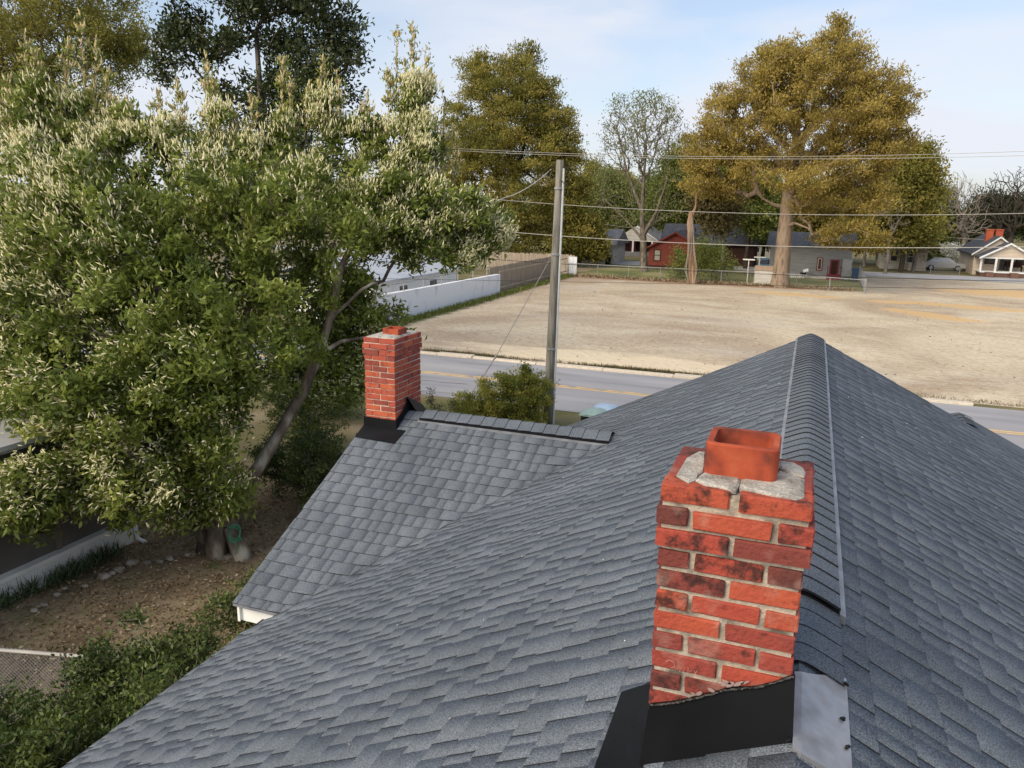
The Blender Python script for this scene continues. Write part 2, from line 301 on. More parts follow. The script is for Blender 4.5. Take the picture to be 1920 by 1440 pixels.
def chamfer(mb, x0, x1, y0, y1, z0, z1, c=.004, rng=None, j=0):
    # box with chamfered edges (24 vertices)
    lo = (x0, y0, z0); hi = (x1, y1, z1); V = []; idx = {}
    for sx in (0, 1):
        for sy in (0, 1):
            for sz in (0, 1):
                s = (sx, sy, sz)
                for a in range(3):
                    p = []
                    for q in range(3):
                        e = hi[q] if s[q] else lo[q]
                        p.append(e if q == a else e + (-c if s[q] else c))
                    if rng is not None: p = [v + rng.uniform(-j, j) for v in p]
                    idx[(s, a)] = len(V); V.append(p)
    Fs = []
    for a in range(3):
        b, d = (a + 1) % 3, (a + 2) % 3
        for sa in (0, 1):
            q = []
            for (u, v) in ((0, 0), (1, 0), (1, 1), (0, 1)):
                s = [0, 0, 0]; s[a] = sa; s[b] = u; s[d] = v; q.append(idx[(tuple(s), a)])
            Fs.append(tuple(q) if sa else tuple(q[::-1]))
    for a in range(3):      # edges parallel to axis a
        b, d = (a + 1) % 3, (a + 2) % 3
        for u in (0, 1):
            for v in (0, 1):
                s0 = [0, 0, 0]; s1 = [0, 0, 0]; s0[a] = 0; s1[a] = 1
                for s in (s0, s1): s[b] = u; s[d] = v
                q = (idx[(tuple(s0), b)], idx[(tuple(s1), b)], idx[(tuple(s1), d)], idx[(tuple(s0), d)])
                Fs.append(q if (u == v) else q[::-1])
    for sx in (0, 1):
        for sy in (0, 1):
            for sz in (0, 1):
                s = (sx, sy, sz); q = (idx[(s, 0)], idx[(s, 1)], idx[(s, 2)])
                Fs.append(q if (sx + sy + sz) % 2 else q[::-1])
    mb.add(V, Fs); return mb

# ---------------------------------------------------------------- the ground, lot, road
def sheet(name, x0, x1, y0, y1, z, m, nx=1, ny=1, amp=0, seed=0, kind='structure'):
    r = np.random.default_rng(seed)
    xs = np.linspace(x0, x1, nx + 1); ys = np.linspace(y0, y1, ny + 1); X, Y = np.meshgrid(xs, ys)
    Z = np.full_like(X, z)
    if amp:
        for _ in range(14):
            kx, ky = r.normal(0, .5, 2); Z = Z + amp * .25 * np.abs(np.sin(X * kx + Y * ky * 1.6 + r.uniform(0, 6)))
        edge = np.minimum(np.minimum((X - x0), (x1 - X)), np.minimum((Y - y0), (y1 - Y))); Z = z + (Z - z) * np.clip(edge / 1.5, 0, 1)
    V = np.stack([X, Y, Z], -1).reshape(-1, 3); i = np.arange(ny)[:, None] * (nx + 1) + np.arange(nx)[None]
    Fc = np.stack([i, i + 1, i + nx + 2, i + nx + 1], -1).reshape(-1, 4)
    o = npobj(name, V, Fc, m, smooth=bool(amp)); o['kind'] = kind; return o
sheet('ground', -900, 900, -300, 1500, 0, M['ground'])
sheet('side_yard', -14, -3, -6, 15, .004, M['litter_ground'], 40, 60, .008, 3)
sheet('front_yard', -60, 40, 15.004, 22.95, .004, M['ground'])
sheet('back_yards', -20.5, 4.3, 69.4, 85.0, .006, M['yard_green'], 30, 30, .015, 5)
lot = sheet('dirt_lot', -20.6, 60, 30.1, 69.1, .006, M['lot'], 260, 160, .018, 1)
lot2 = sheet('dirt_lot_extension', 4.5, 60, 69.104, 85.2, .006, M['lot'], 120, 60, .018, 2)
road = sheet('road', -120, 120, 23.15, 29.66, .008, M['asphalt'])
for dy in (-.11, .11):
    o = MB().box(-120, 120, 26.417 + dy - .055, 26.417 + dy + .055, .004, .0125).build('center_line', M['yellow'], road)
rr = random.Random(4)
mb = MB()
for c in range(16):      # sealed cracks across the lanes
    x = rr.uniform(-26, 16); y = rr.uniform(23.3, 27.5); pts = [(x, y)]
    for q in range(rr.randint(7, 18)):
        x += rr.uniform(-.25, .25) if c % 3 else rr.uniform(.1, .8); y += rr.uniform(.05, .5) if c % 3 else rr.uniform(-.12, .12)
        if 23.3 < y < 29.5: pts.append((x, y))
    for (a, b) in zip(pts, pts[1:]):
        d = np.array(b) - a; n = np.array((-d[1], d[0])); n = n / (np.linalg.norm(n) + 1e-6) * rr.uniform(.008, .022)
        mb.add([(*(a + n), .0125), (*(a - n), .0125), (*(b - n), .0125), (*(b + n), .0125)], [(0, 1, 2, 3)])
o = mb.build('crack', M['crack'], road); o['kind'] = 'stuff'
kerb = thing('kerb', 'low broken pale concrete kerb between the road and the bare lot', 'kerb', (0, 29.8, 0)); del kerb['category'], kerb['label']; kerb['kind'] = 'structure'
x = -60; seg0 = None
while x < 60:
    l = rr.uniform(1.4, 3.0)
    if rr.random() < .86 or x < -20:
        mb = MB(); hh = .10 + rr.uniform(-.05, .03)
        chamfer(mb, x, x + l - .02, 29.662, 29.662 + rr.uniform(.30, .42), -.02, hh, .02, rr, .01); mb.build('kerb_stone', M['mortar_pale'], kerb)
    x += l
street = sheet('far_street', -200, 200, 85.6, 91.7, .008, mat('old_asphalt', [(.34, .345, .36), (.43, .435, .45)], ns=.6, rough=.95))

# ---------------------------------------------------------------- leaves, skeletons and trees
def unit(a): return a / (np.linalg.norm(a, axis=-1, keepdims=True) + 1e-9)
def leaf_arrays(Cn, D, L, Wd, rng, droop=.15):
    n = len(Cn); D = unit(D); R = unit(np.cross(D, unit(rng.normal(size=(n, 3)))))
    L = np.broadcast_to(L, n)[:, None]; Wd = np.broadcast_to(Wd, n)[:, None]
    N = np.cross(R, D)
    V = np.stack([Cn, Cn + D * L * .45 + R * Wd * .5 + N * L * .08, Cn + D * L - N * L * droop, Cn + D * L * .45 - R * Wd * .5 + N * L * .08], 1).reshape(-1, 3)
    return V, np.arange(4 * n).reshape(-1, 4)
def spindle_arrays(Cn, D, L, r, rng):
    n = len(Cn); D = unit(D); A = unit(np.cross(D, unit(rng.normal(size=(n, 3))))); B = np.cross(D, A)
    L = np.broadcast_to(L, n)[:, None]; r = np.broadcast_to(r, n)[:, None]
    rings = []
    for (t, q) in ((0, .55), (.5, 1.)):
        for j in range(4):
            a = pi / 2 * j + t; k = q * r * rng.uniform(.75, 1.25, (n, 1)); rings.append(Cn + D * L * t + (cos(a) * A + sin(a) * B) * k)
    rings.append(Cn + D * L)
    V = np.stack(rings, 1).reshape(-1, 3)
    f = np.array([(j, (j + 1) % 4, 4 + (j + 1) % 4, 4 + j) for j in range(4)] + [(4, 5, 6, 8), (6, 7, 4, 8)])
    Fc = (np.arange(n)[:, None, None] * 9 + f[None]).reshape(-1, 4)
    return V, Fc
def lobes_sample(lobes, n, rng, shell=.45):
    # lobes: list of (centre, radii, weight)
    wts = np.array([l[2] * l[1][0] * l[1][2] for l in lobes]); wts = wts / wts.sum()
    k = rng.choice(len(lobes), n, p=wts)
    d = unit(rng.normal(size=(n, 3))); r = rng.uniform(0, 1, (n, 1)) ** shell
    cs = np.array([l[0] for l in lobes])[k]; rs = np.array([l[1] for l in lobes])[k]
    return cs + d * r * rs
def grow(stems, pts, rng, alpha=.35, seg=.6, jit=.06, origin=None):
    """stems: list of polylines [(x,y,z,r)...]; the first of each later stem joins the nearest node."""
    N = []; P = []; R0 = []; PL = []
    for st in stems:
        prev = -1
        for (x, y, z, r) in st:
            if prev == -1 and N and st is not stems[0]:
                dd = np.linalg.norm(np.array(N) - (x, y, z), axis=1); j = int(dd.argmin()); prev = j if dd[j] < 2.5 else -1
            N.append((x, y, z)); P.append(prev); R0.append(r); PL.append(0 if prev < 0 else PL[prev] + np.linalg.norm(np.array(N[-1]) - N[prev])); prev = len(N) - 1
    cap = len(N) + len(pts) * 12
    A = np.zeros((cap, 3)); A[:len(N)] = N; pl = np.zeros(cap); pl[:len(N)] = PL; n = len(N); par = P; r0 = R0
    ok = np.zeros(cap); ok[:n] = 0
    zmin = min(s[0][2] for s in stems)
    # do not sprout from the bottom of the trunk
    ht = max(max(q[2] for q in s) for s in stems) - zmin
    ok[:n] = np.where(A[:n, 2] < zmin + ht * .45, 4.0, 0)
    o = np.array(origin if origin is not None else A[n - 1]) if origin is None or True else None
    order = np.argsort(np.linalg.norm(pts - (o if o is not None else A[0]), axis=1))
    for i in order:
        p = pts[i]; d = np.linalg.norm(A[:n] - p, axis=1)
        j = int((d + alpha * pl[:n] + ok[:n]).argmin()); L = d[j]
        if L < .02: continue
        k = max(1, int(math.ceil(L / seg))); k = min(k, 10); prev = j; a = A[j].copy()
        for q in range(1, k + 1):
            t = q / k; v = a + (p - a) * t
            if q < k: v = v + rng.normal(size=3) * jit * L * .5 + np.array((0, 0, .10 * L * t * (1 - t)))
            A[n] = v; par.append(prev); r0.append(0); pl[n] = pl[prev] + np.linalg.norm(v - A[prev]); prev = n; n += 1
    return A[:n], np.array(par), np.array(r0)
def radii(A, par, r0, tip, ex=2.2, maxr=None):
    n = len(A); acc = np.zeros(n); kids = np.zeros(n, int); r = np.zeros(n)
    for i in range(n - 1, -1, -1):
        v = max(acc[i], tip ** ex); r[i] = v ** (1 / ex)
        if par[i] >= 0: acc[par[i]] += v; kids[par[i]] += 1
    if maxr: r = np.minimum(r, maxr)
    r = np.where(r0 > 0, np.minimum(np.maximum(r, r0 * .8), r0 * 1.15), r)
    return r, kids
def limb_mesh(A, par, r, k=5, rmin=0.0):
    e = np.where(par >= 0)[0]; e = e[r[e] >= rmin]
    a = A[par[e]]; b = A[e]; ra = np.minimum(r[par[e]], r[e] * 1.5)[:, None]; rb = r[e][:, None]
    d = unit(b - a); up = np.where(np.abs(d[:, 2:3]) < .9, np.array([[0, 0, 1.]]), np.array([[1., 0, 0]])); X = unit(np.cross(d, up)); Y = np.cross(d, X)
    b2 = b + d * rb * .3
    V = []
    for (c, rad) in ((a, ra), (b2, rb)):
        for j in range(k): V.append(c + rad * (cos(2 * pi * j / k) * X + sin(2 * pi * j / k) * Y))
    V = np.stack(V, 1).reshape(-1, 3); f = np.array([(j, (j + 1) % k, k + (j + 1) % k, k + j) for j in range(k)])
    return V, (np.arange(len(e))[:, None, None] * 2 * k + f[None]).reshape(-1, 4)
def make_tree(name, label, cat, base, stems, lobes, seed, npts=500, nleaf=20000, leaf='leaf_oak', L=.25, Wd=.11, clump=.5, bark='bark_dark', tip=.02, alpha=.35, seg=.9,
              tonefn=None, group=None, shell=.45, upw=.5, twig=.06, k=5, crown='crown', leafmin=None, droop=.15, jit=.06, squash=.7, cvar=.22, rmin=0, gap=1.6):
    rng = np.random.default_rng(seed)
    t = thing(name, label, cat, tuple(base), group)
    pts = lobes_sample(lobes, npts, rng, shell)
    A, par, r0 = grow(stems, pts, rng, alpha, seg, jit)
    r, kids = radii(A, par, r0, tip)
    V, Fc = limb_mesh(A, par, r, k, rmin); npobj('trunk', V, Fc, M[bark], t, smooth=True)
    if nleaf:
        tw = np.where((r < twig) & (r0 == 0))[0]
        if leafmin is not None: tw = tw[A[tw, 2] > leafmin]
        wn = .08 + rng.random(len(tw)) ** gap; wn /= wn.sum(); ii = tw[rng.choice(len(tw), nleaf, p=wn)]; ct = rng.normal(.5, cvar, len(A))
        off = rng.normal(size=(nleaf, 3)) * clump * np.array((1, 1, squash))
        c = A[ii] + off
        out = unit(A[ii] - A[np.maximum(par[ii], 0)])
        D = rng.normal(size=(nleaf, 3)) + out * .6 + np.array((0, 0, upw))
        V, Fc = leaf_arrays(c, D, L * rng.uniform(.6, 1.3, nleaf), Wd * rng.uniform(.7, 1.2, nleaf), rng, droop)
        tone = ct[ii] * .55 + rng.normal(.5, .2, nleaf) * .45
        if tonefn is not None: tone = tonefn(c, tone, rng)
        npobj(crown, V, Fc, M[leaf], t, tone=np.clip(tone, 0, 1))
    return t, A, par, r, rng
def lob(px, py, rx, ry, Y=None, s=None, depth=1.0, wt=1.0):
    c = VY(px, py, Y) if Y is not None else VS(px, py, s)
    ss = (c - CAM) @ FW; m = ss / F
    return (c, np.array((rx * m, rx * m * depth, ry * m)), wt)
def stem(pl, Y=None, s=None):
    out = []
    for q in pl:
        px, py, r = q[:3]; c = VY(px, py, Y) if Y is not None else VS(px, py, q[3] if len(q) > 3 else s)
        out.append((*c, r))
    return out

# ---------------------------------------------------------------- the house under the camera
X0, ZR, MS, YF = .102, H - 1.5557, .4994, 10.33       # main ridge x, ridge height, slope, street-side rake
YB = -3.5
YW, ZW, MW, XG = 7.965, H - 2.4545, .4643, -4.729        # wing ridge y, height, slope, gable x
XE = -4.427; XE2 = 2 * X0 - XE
YWE = 5.29                                            # wing eave
CS = 1 / sqrt(1 + MS * MS); CW = 1 / sqrt(1 + MW * MW)
XI = X0 - (ZR - ZW) / MS
def zmain(x): return ZR - MS * np.abs(x - X0)
def zwing(y): return ZW - MW * np.abs(y - YW)
def hroof(x, y):
    a = zmain(x); b = np.where((x < XI + .3), zwing(y), -9.0)
    k = .05
    return np.where(np.abs(a - b) < .6, (a + b + np.sqrt((a - b) ** 2 + k * k)) / 2 - 0 * a, np.maximum(a, b))
def yval(x):            # valley y on the near side at x (main surface lies at y < yval)
    return YW - (ZW - zmain(x)) / MW
def xval(y):            # valley x on the wing at y (wing surface lies at x < xval)
    return X0 - (ZR - zwing(y)) / MS
def roofhit(px, py, off=0.0):
    d = ray(px, py); s = 1.0
    for _ in range(4000):
        P = CAM + d * s
        if P[2] < hroof(P[0], P[1]) + off: break
        s += .004
    return P
house = thing('house', 'house with the grey shingle roof that fills the foreground', 'house', (X0, 3, 0))
mb = MB(); mb.box(XE + .42, XE2 - .42, YB + .4, YF - .4, 0, ZR - MS * (X0 - XE - .42) - .12)
xs0, xs1 = XE + .42, XE2 - .42
for yy in ((YF - .55, YF - .4), (YB + .4, YB + .55)):
    mb.prism([(xs0, 2.5), (xs1, 2.5), (X0, ZR - .14)], 'y', *yy)
mb.box(XG + .25, XE + .6, YWE + .42, 2 * YW - YWE - .42, 0, 2.6)
mb.prism([(YWE + .42, 2.55), (2 * YW - YWE - .42, 2.55), (YW, ZW - .14)], 'x', XG + .25, XG + .4)
mb.build('wall', M['white_paint'], house)
# fascia and rake boards
mb = MB()
zf = float(zwing(np.array(YWE)))
mb.box(XG + .04, XE + .3, YWE + .03, YWE + .055, zf - .19, zf - .022)
mb.build('fascia', M['white_paint'], house)
mb = MB(); ze = float(zmain(np.array(XE)))
mb.box(XE + .03, XE + .055, YB, YWE + .02, ze - .17, ze - .022); mb.build('fascia', M['white_paint'], house)
mb = MB(); mb.box(XE2 - .055, XE2 - .03, YB, YF, ze - .17, ze - .022); mb.build('fascia', M['white_paint'], house)
for sgn in (-1, 1):
    xe = X0 + sgn * (X0 - XE)
    mb = MB(); mb.prism([(X0, ZR - .03), (xe, ze - .03), (xe, ze - .19), (X0, ZR - .19)], 'y', YF - .05, YF - .025); mb.build('rake_board', M['white_paint'], house)
    ye = YW + sgn * (YW - YWE)
    mb = MB(); mb.prism([(YW, ZW - .03), (ye, zf - .03), (ye, zf - .19), (YW, ZW - .19)], 'x', XG + .025, XG + .05); mb.build('rake_board', M['white_paint'], house)
# roof deck: a fine height field just under the shingles
def deck():
    xs = np.linspace(XE, XE2, 120); ys = np.linspace(YB, YF, 150); X, Y = np.meshgrid(xs, ys); Z = np.maximum(zmain(X), -9) - .008
    V = np.stack([X, Y, Z], -1).reshape(-1, 3); nx = 119; ny = 149; i = np.arange(ny)[:, None] * 120 + np.arange(nx)[None]
    Fc = np.stack([i, i + 1, i + 121, i + 120], -1).reshape(-1, 4)
    return V, Fc
V, Fc = deck()
roof = npobj('roof', V, Fc, [M['shingle']], house, tone=np.full(len(Fc), .45))
mb = MB()
for sgn in (-1, 1):
    ye = YW + sgn * (YW - YWE)
    q = [(XG, YW, ZW - .008), (XI + .1, YW, ZW - .008), (float(xval(np.array(ye))) + .1, ye, zf - .008), (XG, ye, zf - .008)]
    mb.add(q, [(0, 1, 2, 3)])
    q2 = [(a, b, c - .02) for a, b, c in q]; mb.add(q + q2, [(0, 1, 5, 4), (1, 2, 6, 5), (2, 3, 7, 6), (3, 0, 4, 7)])
dk = mb.build('wing_deck', M['shingle'], roof)
# drip edge of the main eaves
mb = MB(); mb.box(XE - .015, XE + .02, YB, YWE + .35, ze - .04, ze - .006); mb.build('drip_edge', M['shingle_edge'], roof)
mb = MB(); mb.prism([(YWE - .012, zf - .035), (YWE + .02, zf - .03), (YWE + .02, zf - .006), (YWE - .012, zf - .008)], 'x', XG - .012, XE + .25); mb.build('drip_edge', M['vent'], roof)

srng = random.Random(11)
EXPO = .143
pieces = []   # (4 corner xy: upL, upR, loR, loL ; raise ; tone)
def courses(total, v0, v1, place, clip):
    n = int(total / EXPO)
    for c in range(n + 1):
        u0 = c * EXPO; u1 = min(total + .015, u0 + EXPO)
        if u1 - u0 < .03: continue
        v = v0 - srng.uniform(0, .3); proud = srng.random() < .5; ct = srng.gauss(0, .04)
        while v < v1:
            wd = srng.uniform(.08, .25) if proud else srng.uniform(.06, .18)
            a, b = max(v, v0), min(v + wd, v1)
            v += wd + .0025
            if b - a > .01:
                tn = .5 + ct + srng.gauss(0, .11) + (.04 if proud else -.05)
                if srng.random() < .10: tn -= .22
                for q in clip(u0, u1, a, b):
                    pieces.append((q, place, (srng.uniform(.0062, .0070) if proud else srng.uniform(.0046, .0054)) if place == 'wg' else srng.uniform(.0062, .0072) if proud else srng.uniform(.0032, .0040), min(1, max(0, tn))))
            proud = not proud if srng.random() < .9 else proud
def clip_main_left(u0, u1, a, b):
    out = []
    x_up, x_lo = X0 - u0 * CS, X0 - u1 * CS
    def lim(x):
        if x > XI: return None
        return float(yval(np.array(x)))
    l0, l1 = lim(x_up), lim(x_lo)
    if l1 is None: return [((x_up, a), (x_up, b), (x_lo, b), (x_lo, a))]
    l0 = YW if l0 is None else l0
    # near side of the valley
    if a < l1 or a < l0:
        q = ((x_up, min(a, l0)), (x_up, min(b, l0)), (x_lo, min(b, l1)), (x_lo, min(a, l1)))
        if q[1][1] - q[0][1] > .004 or q[2][1] - q[3][1] > .004: out.append(q)
    m0, m1 = 2 * YW - l0, 2 * YW - l1
    if b > m1 or b > m0:
        q = ((x_up, max(a, m0)), (x_up, max(b, m0)), (x_lo, max(b, m1)), (x_lo, max(a, m1)))
        if q[1][1] - q[0][1] > .004 or q[2][1] - q[3][1] > .004: out.append(q)
    return out
def clip_main_right(u0, u1, a, b):
    x_up, x_lo = X0 + u0 * CS, X0 + u1 * CS
    return [((x_up, b), (x_up, a), (x_lo, a), (x_lo, b))]
def clip_wing(u0, u1, a, b):       # v runs along x here, slope faces the camera
    y_up, y_lo = YW - u0 * CW, YW - u1 * CW
    e0, e1 = float(xval(np.array(y_up))) - .004, float(xval(np.array(y_lo))) - .004
    if a > e0 and a > e1: return []
    return [((min(a, e0), y_up), (min(b, e0), y_up), (min(b, e1), y_lo), (min(a, e1), y_lo))]
courses((X0 - XE) / CS, YB, YF + .02, 'ml', clip_main_left)
courses((X0 - XE) / CS, YB, YF + .02, 'mr', clip_main_right)
courses((YW - YWE) / CW, XG - .015, XI, 'wg', clip_wing)
PV = np.zeros((len(pieces), 10, 3)); PRD = np.zeros(len(pieces), int); tones = np.zeros(len(pieces))
for i, (q, pl, rs, tn) in enumerate(pieces):
    for j in range(4):
        PV[i, j, :2] = q[j]; PV[i, 4 + j, :2] = q[j]
    tones[i] = tn; PV[i, :, 2] = 0
    # thin darker band just below the butt of a raised tab
    band = (.0015 if pl == 'wg' else .003) if (rs > .006 and srng.random() < .8) else .0005
    for j in (0, 1):
        up_ = np.array(q[1 - j]); lo_ = np.array(q[2 + j]); d_ = lo_ - up_; PV[i, 8 + j, :2] = lo_ + d_ / (np.linalg.norm(d_) + 1e-6) * band
    PRD[i] = (rs > .006) + (2 if pl == 'wg' else 0)
    PV[i, 0:2, 2] = .0012 if (pl == 'wg' or rs < .006) else .0042; PV[i, 2:4, 2] = rs; PV[i, 4:, 2] = -.003; PV[i, 8:, 2] = .0026
# courses are laid by hand: small waviness of the butt lines and curl
ht = hroof(PV[:, :, 0], PV[:, :, 1])
wav = .004 * np.sin(PV[:, :, 0] * 2.1 + PV[:, :, 1] * 1.3) + .003 * np.sin(PV[:, :, 1] * 3.7 - PV[:, :, 0])
PV[:, :, 2] = ht + PV[:, :, 2] * 1.12 + wav
FT = np.array([(3, 2, 1, 0), (2, 3, 9, 8), (1, 2, 6, 5), (3, 0, 4, 7)])
MI = np.array([[0, 2, 2, 2], [0, 2, 1, 1], [0, 1, 0, 0], [0, 1, 2, 2]])
cen = PV[:, :4].mean(1); pr = project(cen)
inf = (pr[:, 0] > 10) & (pr[:, 0] < 1910) & (pr[:, 1] > 600) & (pr[:, 1] < 1430) & (pr[:, 2] > 0)
edge1 = project(PV[:, 0]) - project(PV[:, 2]); edge2 = project(PV[:, 1]) - project(PV[:, 3])
area = np.abs(edge1[:, 0] * edge2[:, 1] - edge1[:, 1] * edge2[:, 0]); area = np.where(inf, area, 0)
# behind the near chimney nothing shows
hid = (pr[:, 0] > 1225) & (pr[:, 0] < 1490) & (pr[:, 1] > 820) & (pr[:, 1] < 1420); area = np.where(hid, 0, area)
top = set(np.argsort(-area)[:290].tolist())
rest = np.array([i for i in range(len(pieces)) if i not in top])
def shingle_mesh(idx, nm):
    n = len(idx); V = PV[idx].reshape(-1, 3); Fc = (np.arange(n)[:, None, None] * 10 + FT[None]).reshape(-1, 4)
    return V, Fc, np.repeat(tones[idx], 4), MI[PRD[idx]].ravel()
V, Fc, tn, mi = shingle_mesh(rest, 'r')
o = npobj('shingles', V, Fc, [M['shingle'], M['shingle_edge'], M['shingle_side']], roof, tone=tn, midx=mi); o['kind'] = 'stuff'
for i in sorted(top):
    V, Fc, tn, mi = shingle_mesh(np.array([i]), 's'); npobj('shingle', V, Fc, [M['shingle'], M['shingle_edge'], M['shingle_side']], roof, tone=tn, midx=mi)
# ridge caps and vents
def ridge_caps(axis, c0, zr, m, a0, a1, direction, lift, half=.152, step=.135, r=.035, name='ridge_cap', th=.011, butt=.009):
    """caps along an axis at cross position c0; direction = +1 if the butt edge faces lower values"""
    ts = [-half, -half * .6, -half * .3, -half * .12, 0, half * .12, half * .3, half * .6, half]
    n = int(round((a1 - a0) / step)); out = []
    for i in range(n):
        p0 = a0 + i * step; p1 = p0 + step + .012
        V = []; ln = srng.uniform(-.004, .004)
        for (p, ra) in ((p0 + ln, butt + srng.uniform(0, .003)), (p1, .0015)):
            if direction < 0: p, = ((a0 + a1) - p,)
            for t in ts:
                z = zr + lift + ra + m * r - m * sqrt(t * t + r * r) - .002
                V.append((c0 + t, p, z) if axis == 'y' else (p, c0 + t, z))
        for q in range(9): V.append(tuple(np.array(V[q]) - (0, 0, th)))
        Fs = [(j, j + 1, 9 + j + 1, 9 + j) for j in range(8)] + [(j + 1, j, 18 + j, 18 + j + 1) for j in range(8)]
        Fs += [(0, 9, 18), (9 + 8, 8, 18 + 8)]
        mb = MB(); mb.add(V, Fs[:8], 0); b = mb; b.f += [tuple(f) for f in Fs[8:]]; b.m += [1] * (len(Fs) - 8)
        o = b.build(name, [M['shingle'], M['shingle_edge']], roof)
        a = o.data.attributes.new('tone', 'FLOAT', 'FACE'); a.data.foreach_set('value', np.full(len(o.data.polygons), min(1, max(0, .48 + srng.gauss(0, .12))), np.float32))
        out.append(o)
ridge_caps('y', X0, ZR, MS, 2.64, 3.20, 1, .006, th=.006, butt=.005)
ridge_caps('y', X0, ZR, MS, 3.15, YF + .03, 1, .034)
for sgn in (-1, 1):        # ridge vent under the caps: baffle strips along both sides
    mb = MB(); x = X0 + sgn * .163; z = ZR - MS * .163
    q = [(x - .012 * sgn - .0, z + .0), (x + .012 * sgn, z - .004), (x + .012 * sgn, z + .030), (x - .012 * sgn, z + .040)]
    mb.prism(q if sgn > 0 else q[::-1], 'y', 3.145, YF + .02); mb.build('vent_baffle', M['vent'], roof)
mb = MB(); mb.prism([(X0 - .145, ZR - MS * .145 + .003), (X0, ZR + .003), (X0 + .145, ZR - MS * .145 + .003), (X0 + .145, ZR - MS * .145 + .026), (X0, ZR + .03), (X0 - .145, ZR - MS * .145 + .026)], 'y', 3.16, YF); mb.build('ridge_vent', M['rubber'], roof)
wx0 = float(VY(795, 772, YW)[0]); wx1 = float(VY(1148, 824, YW)[0])
ridge_caps('x', YW, ZW, MW, wx0, wx1, -1, .045, step=.15, r=.02)
ridge_caps('x', YW, ZW, MW, XG + .02, wx0 + .02, -1, .008, r=.02)
ridge_caps('x', YW, ZW, MW, wx1 - .02, wx1 + .26, -1, .008, r=.02)
for sgn in (-1, 1):
    mb = MB(); y = YW + sgn * .15; z = ZW - MW * .15
    mb.box(wx0, wx1, min(y, y + .014 * sgn), max(y, y + .014 * sgn), z - .003, z + .022); mb.build('vent_baffle', M['vent'], roof)
mb = MB(); mb.prism([(YW - .145, ZW - MW * .145 + .002), (YW, ZW + .002), (YW + .145, ZW - MW * .145 + .002), (YW + .145, ZW - MW * .145 + .038), (YW, ZW + .042), (YW - .145, ZW - MW * .145 + .038)], 'x', wx0 + .01, wx1 - .01); mb.build('ridge_vent', M['rubber'], roof)

# front porch roof whose ridge just shows past the street-side rake
pp = VY(1797, 770, YF + .6); px0, pz0 = float(pp[0]), float(pp[2]) - .02
porch = MB()
for sgn in (-1, 1):
    q = [(px0, YF - .3, pz0), (px0, YF + .6, pz0), (px0 + sgn * 2.1, YF + .6, pz0 - 2.1 * MS), (px0 + sgn * 2.1, YF - .3, pz0 - 2.1 * MS)]
    q2 = [(a, b, c - .06) for a, b, c in q]; porch.add(q + q2, [(0, 1, 2, 3), (4, 5, 6, 7), (0, 1, 5, 4), (1, 2, 6, 5), (2, 3, 7, 6), (3, 0, 4, 7)])
porch.build('porch_roof', M['shingle'], house)
def porch_cap():
    for i in range(4):
        y = YF + .02 + i * .135; V = []
        for (p, ra) in ((y, .016), (y + .147, .006)):
            for t in (-.15, -.07, 0, .07, .15): V.append((px0 + t, p, pz0 + ra + MS * .05 - MS * sqrt(t * t + .0025)))
        mb = MB(); mb.add(V, [(j, j + 1, 6 + j, 5 + j) for j in range(4)]); mb.build('ridge_cap', M['shingle'], roof)
porch_cap()
for sx in (-1.9, 1.9):
    mb = MB(); mb.box(px0 + sx - .06, px0 + sx + .06, YF + .4, YF + .52, 0, pz0 - 1.9 * MS - .06); mb.build('porch_post', M['white_paint'], house)

